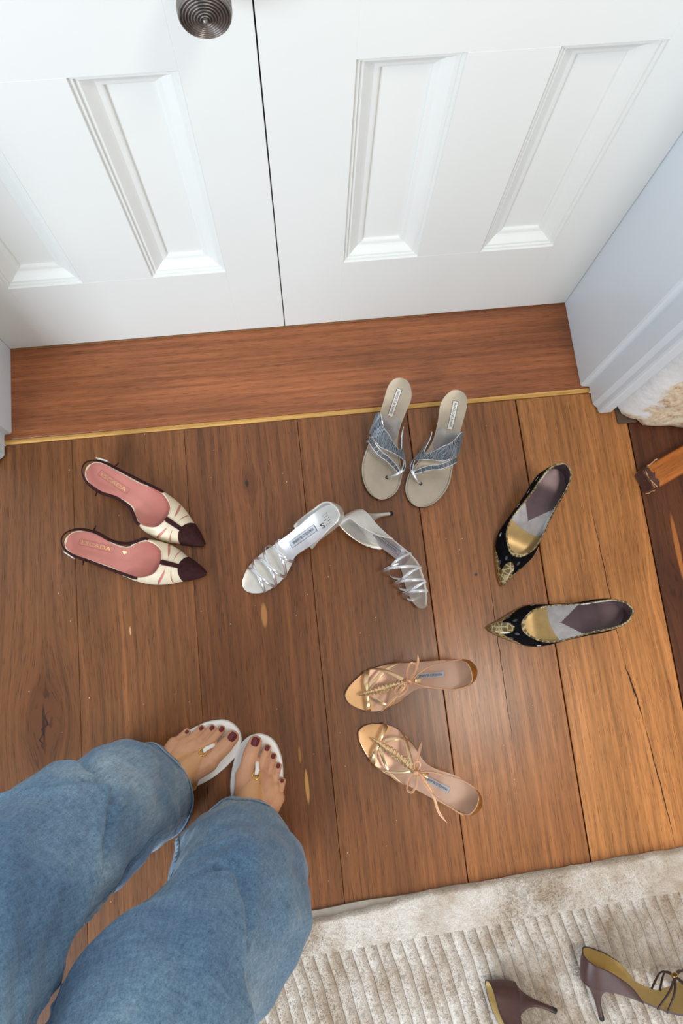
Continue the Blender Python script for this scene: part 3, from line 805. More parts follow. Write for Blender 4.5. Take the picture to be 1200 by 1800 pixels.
# --- pewter pleated thong mules on the threshold edge ------------------------
def mule(m, x, y, yaw, label):
    root = tag(empty('heeled_mule'), label, 'shoe', 'pewter pleated thong mules')
    lat = [(.003,-.011),(.010,-.0185),(.02,-.0232),(.032,-.0255),(.051,-.0280),(.074,-.0320),(.10,-.0375),(.127,-.0438),(.16,-.0500),(.184,-.0485),(.204,-.0420),(.2180,-.0335),(.2275,-.0235),(.2325,-.0130)]
    med = [(.003,.011),(.010,.018),(.02,.0228),(.032,.0255),(.045,.0245),(.071,.0172),(.0996,.0125),(.125,.0165),(.1487,.0250),(.1715,.0315),(.189,.0318),(.205,.0290),(.2175,.0232),(.2268,.0145),(.2322,.0045)]
    s = Shoe(.2338, .075, med, lat, m, toe_y=-.0045); s.bulge = 1.12; s.inner = 1.06
    s.h = [(0,.06),(.09,.062),(.115,.058),(.14,.050),(.165,.040),(.19,.028),(.234,.016)]
    s.sole(root, (MAT['taupe'], MAT['taupe_edge'], MAT['taupe_edge']), .0075, 'sole', n=56)
    s.stiletto(root, MAT['taupe_edge'], MAT['black'], .020, .0055, th=.0075)
    s.pad(root, 'arch_lining', MAT['satin_mid'], lambda v: .076+.004*math.cos(v*6), lambda v: .122-.016*v*v, inset=.002, off=.0004, nv=21)
    # stitching round the fore part, as little dashes
    V, F = [], []
    def edge(side, t):
        yl, ym = s.ylat(t), s.ymed(t); return (yl+.0032) if side < 0 else (ym-.0032)
    path = [(t, edge(-1, t)) for t in np.linspace(.115, .2285, 60)] 
    path2 = [(t, edge(1, t)) for t in np.linspace(.2285, .13, 60)]
    for seg in (path, path2):
        Q = np.array([s.flat(t, yy, .0005) for t, yy in seg])
        for i in range(0, len(Q)-1):
            a, b = Q[i], Q[i]*.4+Q[i+1]*.6
            d = b-a; d /= max(np.linalg.norm(d), 1e-9); nn = np.array([-d[1], d[0], 0])*.0005
            k = len(V); V += [a-nn, a+nn, b+nn, b-nn]; F.append([k, k+1, k+2, k+3])
    st = mesh('stitching', V, F, MAT['thread'], root, False); st['kind'] = 'stuff'
    tT = lambda a: curve1([(0,.072),(.15*PI,.078),(.30*PI,.087),(.48*PI,.113),(.61*PI,.132),(.75*PI,.1385),(.9*PI,.114),(PI,.086)], a)
    tB = lambda a: curve1([(0,.108),(.12*PI,.112),(.37*PI,.1326),(.51*PI,.1448),(.75*PI,.152),(.9*PI,.149),(PI,.137)], a)
    def pleat(a, u): return .0017*abs(math.sin(a*15 + .5*math.sin(u*7+a*3)))
    band = s.patch(root, 'instep_band', (MAT['gunmetal'], MAT['silver']), tT, tB, 0, PI, .0010, .0016, 240, 9, pleat)
    V, F, k5 = [], [], 5
    for q in range(34):
        a = PI*(q+.5)/34; seg = []
        for u in np.linspace(.04, .96, 8): seg.append(s.S(tT(a)+(tB(a)-tT(a))*u, a+.05*math.sin(u*6+q), .0034))
        seg = np.array(seg); T_ = np.gradient(seg, axis=0); T_ /= np.linalg.norm(T_, axis=1, keepdims=True); b0 = len(V)
        for p_, t_ in zip(seg, T_):
            o_ = p_ - np.array((p_[0], 0, s.bed(p_[0])-.012)); o_ -= t_*(o_@t_); o_ /= np.linalg.norm(o_); w_ = np.cross(t_, o_)
            for c in range(k5): V.append(p_ + w_*.0008*math.cos(c*2*PI/k5) + o_*.0008*math.sin(c*2*PI/k5))
        for i in range(7):
            for c in range(k5): F.append([b0+i*k5+c, b0+i*k5+(c+1) % k5, b0+(i+1)*k5+(c+1) % k5, b0+(i+1)*k5+c])
    pl = mesh('pleats', V, F, MAT['pleat'], band); pl['kind'] = 'stuff'
    for nm, f in (('band_piping', tT), ('band_piping', tB)):
        cord(nm, [s.S(f(a), a, .0018) for a in np.linspace(0, PI, 60)], .0011, MAT['silver'], band, k=6)
    # thong strap: pleated ribbon from the outer side to the toe post and a short one back along the inner side
    def thong(pts, wd, nm):
        C = catmull(pts, 16); n = len(C); rows = []
        P0 = np.array([s.S(t, a, l) for t, a, l in C])
        T = np.gradient(P0, axis=0); T /= np.linalg.norm(T, axis=1, keepdims=True)
        for i in range(n):
            t, a, l = C[i]; r = []
            up = P0[i] - np.array((t, s.Y((s.ylat(t)+s.ymed(t))/2), s.bed(t)-.012)); up -= T[i]*(up@T[i]); up /= np.linalg.norm(up)
            b = np.cross(T[i], up); rp = .0010*abs(math.sin(i*1.05))
            w_ = wd*(1 if i < n*.8 else 1-.35*(i/n-.8)/.2)
            for v in np.linspace(-1, 1, 6): r.append(P0[i] + b*w_/2*v + up*(.0012+rp))
            rows.append(r)
        o = shell(nm, rows, .0016, (MAT['gunmetal'], MAT['silver']), root, ref=(s.L*.6, 0, -.03))
        A = np.array(rows); V, F = [], []
        for i in range(4, n-3, 5):
            b0 = len(V); e = np.cross(A[i, -1]-A[i, 0], A[i+1, 0]-A[i, 0]); e /= np.linalg.norm(e); e *= np.sign(e[2]) or 1
            for w_ in (0, 1):
                for c in range(6): V.append(A[i+w_, c] + e*(.0006 if c not in (0, 5) else .0001))
            for c in range(5): F.append([b0+c, b0+c+1, b0+6+c+1, b0+6+c])
        pq = mesh('pleats', V, F, MAT['pleat'], o, False); pq['kind'] = 'stuff'
        for c in (0, -1): cord('strap_piping', A[:, c], .0009, MAT['silver'], o, k=6)
        return o
    thong([(.119,0.0,0),(.1265,.20*PI,0),(.145,.40*PI,-.002),(.163,.56*PI,-.004),(.179,.72*PI,-.004)], .0095, 'thong_strap')
    thong([(.131,PI,0),(.145,.93*PI,0),(.160,.86*PI,-.001),(.176,.77*PI,-.003)], .008, 'thong_strap')
    p = np.array(s.S(.179, .73*PI, 0)); e = np.array(s.flat(.187, .003, .0005))
    C = catmull([p+np.array((-.006, 0, .001)), p+np.array((0, s.Y(-.001), .0035)), p*.4+e*.6+np.array((.003, 0, .004)), e+np.array((0, 0, -.001))], 8)
    post = ribbon('toe_post', C, .0085, .0035, MAT['silver'], root, nrm=np.array([(.5, s.Y(-.3), .8)]*len(C)), taper=lambda u: 1-.55*u)
    lathe('post_hole', [(.0035, 0), (.0036, .0004), (.0026, .0006)], 14, MAT['black'], post, 'z', tuple(e+np.array((.0005, 0, .0003))))
    s.label(root, .022, .000*m, .073, -.0100, .0098, 'MANOLO BLAHNIK', MAT['label'], MAT['ink'], MAT['thread'], .50, .86)
    stand(root, x, y, yaw)
    return root
mule(1, .2173, .5265, -104.46, 'pewter heeled mule on the left, its heel end over the pale strip')
mule(-1, .3293, .4894, -117.9, 'pewter heeled mule on the right of its pair, turned outward')

# --- black velvet pumps with snakeskin trim ------------------------------------
def pump(m, x, y, yaw, label):
    root = tag(empty('pointed_pump'), label, 'shoe', 'black velvet pumps with snakeskin trim')
    lat = [(.004,-.012),(.012,-.0220),(.026,-.0298),(.045,-.0335),(.068,-.0355),(.0913,-.0385),(.125,-.0440),(.147,-.0455),(.170,-.0412),(.1936,-.0305),(.220,-.0165),(.234,-.0065)]
    med = [(.004,.012),(.012,.0215),(.029,.0285),(.053,.0298),(.073,.0285),(.1066,.0305),(.1415,.0350),(.162,.0335),(.188,.0235),(.214,.0120),(.234,.0045)]
    s = Shoe(.2393, .085, med, lat, m, pointed=True)
    s.h = [(0,.115),(.05,.095),(.08,.080),(.115,.058),(.14,.049),(.165,.042),(.185,.034),(.21,.023),(.2393,.009)]
    s.sole(root, (MAT['satin_mid'], MAT['brown_edge'], MAT['brown_edge']), .004, 'sole')
    s.stiletto(root, MAT['velvet'], MAT['black'], .020, .0045)
    top = lambda t: curve1([(0,.052),(.02,.050),(.05,.041),(.08,.034),(.115,.031)], t)
    tq = .116; hq = curve1(s.h, tq); aq = math.asin((.031/hq)**(1/.9))
    MM = (MAT['velvet'], MAT['heelpad'], MAT['snake'])
    s.upper(root, 'quarter', MM, top, s.t0, tq, .0014, 60, 10, -.0042, .004)
    def tA(a):
        a = min(a, PI-a)
        if a <= aq: return tq - .0006
        u = (a-aq)/(PI/2-aq); return tq + (.176-tq)*math.sin(u*PI/2)**.85
    s.patch(root, 'vamp', MM, tA, lambda a: s.t1, 0, PI, 0, .0014, 60, 26)
    # snakeskin: toe flame, throat edging, topline edging, heel counter
    zig = lambda i: .0009*(1 if i % 2 else -1)
    cnt = [0]
    def flame(a):
        a = min(a, PI-a); cnt[0] += 1
        return curve1([(0,.174),(.30,.186),(.55,.1985),(.80,.2125),(1.02,.2120),(1.30,.2005),(PI/2,.1935)], a) + zig(cnt[0])
    s.patch(root, 'snakeskin_toe', (MAT['snake'], MAT['snake']), flame, lambda a: s.t1, 0, PI, .0007, .0006, 90, 14)
    cnt2 = [0]
    def edg(a):
        cnt2[0] += 1; return tA(a) + .0055 + zig(cnt2[0])*.8
    s.patch(root, 'throat_edging', (MAT['snake'], MAT['snake']), lambda a: tA(a)-.0008, edg, aq*.95, PI-aq*.95, .0008, .0006, 110, 5)
    for sg in (1, -1):
        pts, rf = [], []
        for t in s.ts(50, s.t0, tq+.001):
            h = curve1(s.h, t); am = math.asin(min(1, top(t)/h)**(1/.9)); a = am-.010
            q = np.array(s.S(t, a if sg > 0 else PI-a, .0008)); yy_, xx_ = s.lean(t, .96, -.0042, .004, 0)
            q += (xx_, s.Y(-yy_ if sg > 0 else yy_), 0); pts.append(q); rf.append((t+.02, 0, s.bed(t)+.01))
        ribbon('topline_edging', pts, .0042, .0010, MAT['snake'], root, ref=np.array(rf), k=6)
    rows = []
    for t in [s.t0+.010*(1-math.cos(PI*i/18))/2*2 for i in range(10)]:
        rows.append((t, curve1(s.h, t)))
    L_, R_ = [], []
    for t, h in rows:
        am = math.asin((top(t)/h)**(1/.9)); w_ = 1 - max(0, (t-.004)/.016)*.55
        for dst, sg in ((R_, 1), (L_, -1)):
            r = []
            for u in np.linspace(0, 1, 9):
                uu = 1-w_*(1-u); a = am*uu; q = np.array(s.S(t, a if sg > 0 else PI-a, .0009)); yy_, xx_ = s.lean(t, uu, -.0042, .004, 0)
                r.append(q + (xx_, s.Y(-yy_ if sg > 0 else yy_), 0))
            dst.append(r)
    shell('heel_counter', np.array(L_[::-1]+R_[1:]), .0006, (MAT['snake'], MAT['snake']), root, ref=s.center())
    # pale woven dots
    def disc(t, a, r):
        V = [s.S(t + r*1.5*math.cos(q), a + r*math.sin(q)/max(.02, curve1(s.h, t)), .0011) for q in np.linspace(0, 2*PI, 11)[:-1]]
        if t < tq:
            am = math.asin((top(t)/curve1(s.h, t))**(1/.9)); sgn = 1 if a < PI/2 else -1
            yy_, xx_ = s.lean(t, (a if sgn > 0 else PI-a)/am, -.0042, .004, 0)
            V = [np.array(q)+(xx_, s.Y(-yy_*sgn), 0) for q in V]
        return V
    for sg in (1, -1):
        for t, f in ((.018, .60), (.040, .58), (.064, .56), (.090, .50), (.150, .42), (.200, .72), (.1905, 1.22)):
            h = curve1(s.h, t)
            am = math.asin((min(top(min(t, tq)), h)/h)**(1/.9)) if t < tq else 1.0
            a = am*f; a = a if sg > 0 else PI-a
            V = disc(t, a, .0028)
            mesh('velvet_dot', V, [list(range(len(V)))], MAT['dot_dim' if t > .18 else 'dot'], root, False)
    # insole: mauve pad with a pinked V, gold fore pad
    s.pad(root, 'heel_pad', MAT['heelpad'], lambda v: .0015, lambda v: .104-.036*abs(v)**.9, inset=.0006, off=.0008, nv=47, n=14, zig=.0010)
    s.pad(root, 'fore_pad', MAT['goldpad'], lambda v: .121+.006*v-.006*v*v, lambda v: .200, inset=.0016, off=.0008, nv=15, n=14)
    stand(root, x, y, yaw)
    return root
pump(1, .4924, .3113, -120.54, 'black velvet snakeskin-toed pump pointing toward the bottom left, nearer the door')
pump(-1, .5696, .0292, -179.83, 'black velvet snakeskin-toed pump lying level, pointing left')

# --- rose gold bow sandals ----------------------------------------------------
def bow_sandal(m, x, y, yaw, label, flip_tail):
    root = tag(empty('bow_sandal'), label, 'shoe', 'rose gold bow sandals')
    lat = [(.004,-.012),(.010,-.0190),(.0245,-.0246),(.046,-.0275),(.077,-.0318),(.109,-.0358),(.144,-.0408),(.175,-.0402),(.2,-.0340),(.2264,-.0195),(.2370,-.0090)]
    med = [(.004,.012),(.010,.0185),(.021,.0235),(.045,.0258),(.0667,.0222),(.088,.0155),(.1103,.0140),(.1428,.0285),(.165,.0362),(.1908,.0372),(.2143,.0290),(.2343,.0140)]
    s = Shoe(.2402, .085, med, lat, m)
    s.h = [(0,.10),(.06,.085),(.12,.058),(.15,.046),(.18,.036),(.20,.028),(.24,.018)]
    s.sole(root, (MAT['blush'], MAT['rosecord'], MAT['rosecord']), .0045, 'sole')
    s.pad(root, 'toe_pad', MAT['peach'], lambda v: .196-.004*v, lambda v: s.t1-.001, inset=.0012, off=.0004, nv=15, n=14)
    s.stiletto(root, MAT['amber'], MAT['black'], .020, .0045)
    top = lambda t: curve1([(0,.050),(.010,.047),(.024,.034),(.040,.016),(.052,.006)], t)
    s.upper(root, 'heel_cup', (MAT['amber'], MAT['amber'], MAT['rosecord']), top, s.t0, .050, .0016, 60, 12, 0., .020)
    fo = MAT['rosegold']
    # front straps pinched into the middle, then two long arcs a side
    s.strap(root, 'front_strap', fo, [(.190,0,0),(.193,.18*PI,0),(.198,.36*PI,0),(.200,.5*PI,-.002)], .010, .0012, .001, 10, taper=lambda u: 1.25-.75*u)
    s.strap(root, 'front_strap', fo, [(.205,PI,0),(.204,.82*PI,0),(.202,.62*PI,0),(.200,.5*PI,-.002)], .010, .0012, .001, 10, taper=lambda u: 1.25-.75*u)
    s.strap(root, 'side_strap', fo, [(.120,0,0),(.140,.14*PI,0),(.170,.32*PI,0),(.196,.47*PI,-.001)], .0065, .0012, .0012, 10)
    s.strap(root, 'side_strap', fo, [(.128,PI,0),(.150,.88*PI,0),(.175,.70*PI,0),(.192,.55*PI,-.001)], .0065, .0012, .0012, 10)
    s.strap(root, 'side_strap', fo, [(.178,PI,0),(.168,.85*PI,0),(.152,.66*PI,.002),(.134,.52*PI,.004)], .0065, .0012, .0016, 10)
    s.strap(root, 'side_strap', fo, [(.186,0,0),(.172,.16*PI,0),(.150,.36*PI,.002),(.134,.49*PI,.004)], .0065, .0012, .0016, 10)
    # wound body: tapering ribbed spindle along the middle
    def ctr(t, lift): 
        q = s.S(t, PI/2, 0); return np.array((t, s.Y((s.ylat(t)+s.ymed(t))/2*.5), q[2]+lift))
    n = 120; V, F, k = [], [], 12
    for i in range(n):
        u = i/(n-1); t = .216 - u*(.216-.126); c = ctr(t, .001)
        r = .0010 + .0058*min(1, u*2.4)**.8; r *= 1 - .30*(math.cos(u*2*PI*13) > .3)*min(1, u*8)
        if u < .12: c[2] -= .006*(1-u/.12)
        for q in range(k):
            a = 2*PI*q/k; V.append(c + np.array((0, r*1.15*math.cos(a), r*.8*math.sin(a))))
    for i in range(n-1):
        for q in range(k): F.append([i*k+q, i*k+(q+1) % k, (i+1)*k+(q+1) % k, (i+1)*k+q])
    F.append(list(range(k))); F.append([(n-1)*k+q for q in range(k)][::-1])
    mesh('wound_spindle', V, F, fo, root, True, None, 35)
    kn = ctr(.126, .006); lift = np.array((0, 0, 1.))
    # knot, barrel keeper
    cord('barrel_keeper', [kn+np.array((-.012, s.Y(.000), -.004)), kn+np.array((-.016, s.Y(.001), -.0045)), kn+np.array((-.022, s.Y(.002), -.006))], .0055, fo, root, k=12)
    V = []
    bow = ribbon('bow_knot', catmull([kn+np.array((.004,s.Y(-.002),.0)), kn+np.array((.001,s.Y(-.003),.004)), kn+np.array((-.004,s.Y(0),.004)), kn+np.array((-.003,s.Y(.003),.0))], 6), .0065, .004, MAT['rosecord'], root, nrm=(0,0,1))
    f = flip_tail
    def loop(d, s_, ln, wdt):
        d = np.array((d[0], s.Y(d[1]), 0.)); d /= np.linalg.norm(d); pz = np.array((-d[1], d[0], 0.))
        C = catmull([kn, kn+d*ln*.45+pz*wdt+lift*.006, kn+d*ln*.92+pz*wdt*.8+lift*.008, kn+d*ln+lift*.008, kn+d*ln*.9-pz*wdt*.8+lift*.007, kn+d*ln*.45-pz*wdt*.9+lift*.004, kn+lift*.001], 8)
        ribbon('bow_loop', C, .0048, .0012, MAT['rosecord'], bow, nrm=np.array([g/np.linalg.norm(g)*.6 + lift*.8 for g in np.cross(np.gradient(C, axis=0), lift)]))
    def tail(pts):
        C = catmull([kn]+[kn+np.array((a, s.Y(b), c)) for a, b, c in pts], 8)
        ribbon('bow_tail', C, .0048, .0012, MAT['rosecord'], bow, nrm=(0, 0, 1), taper=lambda u: 1 if u < .8 else max(.1, 1-(u-.8)/.2*.8))
    if f == 0:
        loop((-.45,-.9), 1, .034, .006); loop((.62,.35), 1, .030, .007)
        tail([(-.014,-.014,.004),(-.024,-.030,.008),(-.027,-.044,.010)]); tail([(.016,.012,.002),(.040,.027,-.004),(.058,.040,-.014)])
    else:
        loop((-.15,-.95), 1, .036, .0065); loop((.2,.5), 1, .016, .004)
        tail([(-.02,-.006,.003),(-.045,-.020,.006),(-.066,-.038,.008),(-.086,-.046,.010)]); tail([(.008,.018,.002),(.012,.036,-.004),(.014,.048,-.010)])
    # slim sling cords back to the heel cup
    for sg in (1, -1):
        e = np.array(s.S(.026, .42 if sg < 0 else PI-.42, .001)); e[2] = s.bed(.026)+.028
        C = catmull([kn+np.array((-.006, 0, .0)), kn+np.array((-.020, s.Y(sg*.010), .003)), np.array((.080, s.Y(sg*.020-.004), s.bed(.08)+.034)), np.array((.050, s.Y(sg*.0245), s.bed(.05)+.030)), e], 10)
        cord('sling_cord', C, .0013, MAT['rosecord'], root, k=6)
    s.label(root, .058, -.004, .104, -.0095, .0095, 'MANOLO BLAHNIK', MAT['label_ag'], MAT['ink'], None, .48, .86)
    stand(root, x, y, yaw)
    return root
bow_sandal(1, .2839, -.0439, -173.63, 'rose gold bow sandal lying level, toe to the left', 0)
bow_sandal(-1, .2564, -.2776, 142.9, 'rose gold bow sandal set diagonally, its heel nearest the rug', 1)

# --- open sided sandals: silver pair and brown satin pair ----------------------
def dorsay(m, kind, label):
    silver = kind == 'silver'
    root = tag(empty('heeled_sandal'), label, 'shoe', 'silver strappy heeled sandals' if silver else 'brown satin heeled sandals')
    lat = [(.004,-.012),(.010,-.0185),(.024,-.0245),(.046,-.0268),(.073,-.0275),(.100,-.0285),(.127,-.0315),(.156,-.0347),(.184,-.0330),(.208,-.0272),(.225,-.0170),(.2325,-.0085)]
    med = [(.004,.012),(.010,.0180),(.024,.0225),(.050,.0220),(.075,.0188),(.1045,.0130),(.1215,.0118),(.137,.0200),(.162,.0298),(.188,.0318),(.2105,.0275),(.2265,.0170),(.233,.0080)]
    k = 1.0
    sc = lambda l: [(a*k, b*k) for a, b in l]
    s = Shoe(.2355, .088, sc(med), sc(lat), m)
    s.h = [(0,.115),(.03,.105),(.06,.09),(.115,.062),(.148,.048),(.178,.039),(.208,.030),(.2355,.018)]
    up, lin = (MAT['silver_matte'], MAT['silver_matte']) if silver else (MAT['brown'], MAT['olive'])
    s.sole(root, (MAT['silver'] if silver else MAT['olive'], MAT['black'] if silver else MAT['brown_edge'], MAT['silver_matte'] if silver else MAT['brown_edge']), .0042, 'sole')
    if silver: s.pad(root, 'fore_pad', MAT['silver_matte'], lambda v: .134+.004*v, lambda v: s.t1-.001, inset=.0014, off=.0003, nv=13, n=14)
    s.stiletto(root, up, MAT['black'], .018, .0042, power=4.6)
    e = .088
    top = lambda t: curve1([(0,.046),(.014,.046),(.034,.043),(.054,.037),(.074,.026),(e-.005,.012),(e,.004)], t)
    cup = s.upper(root, 'heel_cup', (up, lin, up), top, s.t0, e-.001, .0018, 54, 11, 0., .014, .006)
    rim = s.edge[::2]
    cord('cup_piping', rim, .0010, up if silver else MAT['brown_edge'], cup, k=6)
    if silver:
        W = .0058
        for (a0, t0), (a1, t1), lf in (((0,.190),(PI,.208),-.006), ((PI,.186),(0,.208),-.003), ((0,.158),(PI,.184),-.003), ((PI,.158),(0,.186),.001), ((0,.124),(PI,.160),.003), ((PI,.126),(0,.158),.009)):
            pts = []
            for u in (0, .17, .34, .5, .66, .83, 1):
                pts.append((t0+(t1-t0)*u, a0+(a1-a0)*u, lf*math.sin(PI*u)))
            s.strap(root, 'cross_strap', MAT['silver'], pts, W, .0014, .001, 7)
        s.label(root, .0600, -.003, .1140, -.0110, .0135, 'MANOLO BLAHNIK', MAT['label_ag'], MAT['ink'], MAT['ink'], .44, .84)
        if m > 0:
            s.label(root, .044, .004, .052, .003, .010, 'S', None, MAT['thread'], None, .9, .9, 'size_mark')
            V, F = [], []
            for i in range(5):
                for j in range(3 if i % 2 else 4):
                    c = s.flat(.028+.0032*j+.0008*i, -.010+.0045*i, .0006); b = len(V)
                    V += [(c[0]+.0007*math.cos(q), c[1]+.0007*math.sin(q), c[2]) for q in np.linspace(0, 2*PI, 7)[:-1]]; F.append(list(range(b, b+6)))
            o = mesh('perforations', V, F, MAT['thread'], root, False); o['kind'] = 'stuff'
    else:
        c = MAT['brown_edge']
        ringt = .155
        hub = np.array(s.S(ringt, PI/2, .004))
        for t0, a0, w_ in ((.108, 0, 0), (.122, 0, 0), (.112, PI, 0), (.126, PI, 0)):
            st = np.array(s.S(t0*k, a0, .0)); md = np.array(s.S((t0*k+ringt)/2+.004, PI*.27 if a0 == 0 else PI*.73, .002))
            ribbon('thin_strap', catmull([st, md, hub], 10), .0042, .0022, c, root, nrm=(0, 0, 1))
        for t0, a0 in ((.192, 0), (.206, 0), (.192, PI), (.208, PI)):
            st = np.array(s.S(t0*k, a0, .0)); md = np.array(s.S((t0*k+ringt)/2, PI*.25 if a0 == 0 else PI*.75, .002))
            ribbon('thin_strap', catmull([st, md, hub], 10), .0042, .0022, c, root, nrm=(0, 0, 1))
        rg = [hub+np.array((.0045*math.cos(q), .0045*math.sin(q), .002)) for q in np.linspace(0, 2*PI, 19)[:-1]]
        cord('gold_ring', rg, .0011, MAT['goldm'], root, closed=True, k=8)
        ribbon('strap_knot', catmull([hub+np.array((-.004,-.003,-.001)), hub+np.array((0,0,.003)), hub+np.array((.004,.003,-.001))], 5), .006, .003, c, root, nrm=(0, 0, 1))
    return root, s
sv1, _s = dorsay(1, 'silver', 'silver strappy sandal standing upright, toe toward the bottom left'); stand(sv1, .0720, .2760, -147.97)
sv2, _s = dorsay(-1, 'silver', 'silver strappy sandal tipped on its side with its heel sticking out'); sv2.scale = (.92,)*3; lie(sv2, (.018, 0, 0), (.176, .272), -78, 62, .2355)
br1, _s = dorsay(-1, 'brown', 'brown satin sandal lying on the rug, mostly outside the frame, heel to the right'); lie(br1, (.018, 0, 0), (.349, -.629), -118, 84, .2355, .0145)
br2, _s = dorsay(1, 'brown', 'brown satin sandal lying on the rug showing its gold ring'); lie(br2, (.018, 0, 0), (.429, -.656), 8, -72, .2355, .0145)

# ------------------------------------------------------------------ wooden stand at the right edge
st = tag(empty('wooden_stand', (.685, .283, 0), (0, 0, math.radians(23))), 'orange brown wooden stand with a worn dark foot end, by the stone wall', 'stand')
def beam(name, x0, x1, w_, h, m, parent, loc=(0,0,0), worn=True):
    nx, k = 40, 20; V, F = [], []
    for i in range(nx):
        u = i/(nx-1); x = x0 + (x1-x0)*u
        e = 1 - .10*math.exp(-((x-x0)/.004)) - .03*math.exp(-((x-x0)/.02))
        for q in range(k):
            a = 2*PI*(q+.5)/k; c, s_ = math.cos(a), math.sin(a)
            p = 7.
            r = 1/((abs(c)**p + abs(s_)**p)**(1/p))
            j = 1 + (.010*math.sin(x*150+q*2.1)+.008*math.sin(x*63+q*4.7) if worn else 0)*(1 if s_ > -.5 else 0)
            V.append((x, w_/2*c*r*e*j, h/2+h/2*s_*r*(e*j if s_ > 0 else 1)))
    for i in range(nx-1):
        for q in range(k): F.append([i*k+q, i*k+(q+1) % k, (i+1)*k+(q+1) % k, (i+1)*k+q])
    F.append(list(range(k))[::-1]); F.append([(nx-1)*k+q for q in range(k)])
    o = mesh(name, V, F, m, parent, True, None, 40); o.location = loc; return o
beam('foot_rail', 0, .52, .050, .048, MW['stand'], st)
wornm = M('worn_dark_end', srgb(74, 44, 34), .75, var=.3, vscale=120, bmp=.5, bscale=300)
V, F, k = [], [], 20
for i, (x, g) in enumerate(((-.0012, .80), (-.0022, .93), (-.0004, .985), (.006, 1.002), (.0135, 1.006))):
    for q in range(k):
        a = 2*PI*(q+.5)/k; c, s_ = math.cos(a), math.sin(a); r = 1/((abs(c)**7+abs(s_)**7)**(1/7))
        xx = x + (.004*math.sin(q*2.3)+.002*math.sin(q*5.1) if i == 4 else 0)
        e = 1 - .10*math.exp(-max(xx, 0)/.004) - .03*math.exp(-max(xx, 0)/.02)
        V.append((xx, .025*c*r*g*e, max(.0004, .024+.024*s_*r*g*e)))
for i in range(4):
    for q in range(k): F.append([i*k+q, i*k+(q+1) % k, (i+1)*k+(q+1) % k, (i+1)*k+q])
F.append(list(range(k))[::-1])
wo = mesh('worn_end', V, F, wornm, st, True, None, 50)
spl = M('pale_splinter', srgb(196, 150, 112), .8)
for p0, p1 in (((-.001,-.0235,.003), (.022,-.0262,.002)), ((0,-.004,.0470), (.004,-.021,.0472)), ((.010,.0235,.0468), (.036,.0250,.0472)), ((0,.006,.0468), (.003,.018,.0462))):
    a, b = np.array(p0), np.array(p1)
    ribbon('splinter', [a+(b-a)*u+np.array((0, rng.normal()*.0008, rng.random()*.0006)) for u in np.linspace(0, 1, 7)], .0022, .0014, spl, wo, nrm=(0, 0, 1), k=5)
post = boxobj('post', .34, .39, -.022, .022, .046, .62, MW['stand'], None, .003); post.parent = st
boxobj('foot_rail_joint', .325, .405, -.027, .027, .0002, .056, MW['stand'], None, .003).parent = st

# ------------------------------------------------------------------ rug
RZ = .0004; RY = math.radians(2.3)
rug = tag(empty('rug', (.0, -.4275, RZ), (0, 0, RY)), 'beige pile rug with raised ribs and a flat plain border', 'rug')
RX0, RX1, RD = -.195, 1.15, -1.05
def h2(x, y):
    return .0012*math.sin(x*13+y*5)+.0008*math.sin(x*29-y*17+1)
# backing, with a little of it bare along the far edge at the left
V, F = [], []
nb = 60
for i in range(nb+1):
    x = RX0 + (RX1-RX0)*i/nb
    V += [(x, .0012*math.sin(x*40), .0005), (x, RD, .0005), (x, .0012*math.sin(x*40), .0038), (x, RD, .0038)]
for i in range(nb):
    b = 4*i; F += [[b+2, b+3, b+7, b+6], [b, b+4, b+5, b+1], [b, b+2, b+6, b+4], [b+1, b+5, b+7, b+3]]
F += [[0, 1, 3, 2], [4*nb, 4*nb+2, 4*nb+3, 4*nb+1]]
mesh('backing', V, F, MAT['rug_back'], rug, True, None, 40)
BW = .066
def edge_y(x):          # the far edge of the pile draws back from the backing towards the left
    return -.0005 - .0125*(1/(1+math.exp((x-.085)/.022))) + .0010*math.sin(x*47) + .0007*math.sin(x*121+1)
rows = []
nx, ny = 420, 26
for j in range(ny+1):
    v = j/ny; r = []
    for i in range(nx+1):
        x = RX0 + (RX1-RX0)*i/nx; ye = edge_y(x); y = ye + (-BW-.004-ye)*v
        prof_ = min(1, (v/.10))**.5 if v < .10 else 1
        z = .0038 + (.0090 + h2(x, y) + rng.normal()*.0004)*prof_
        r.append((x, y, z))
    rows.append(r)
rows = np.array(rows)
skirt = rows[:1].copy(); skirt[:, :, 2] = .0034
P = np.concatenate([skirt, rows]); end = rows[-1:].copy(); end[:, :, 2] = .0034; P = np.concatenate([P, end])
nr, nc = P.shape[:2]
mesh('border', P.reshape(-1, 3), [[j*nc+i, (j+1)*nc+i, (j+1)*nc+i+1, j*nc+i+1] for j in range(nr-1) for i in range(nc-1)], MAT['rug'], rug, True, None, 80)
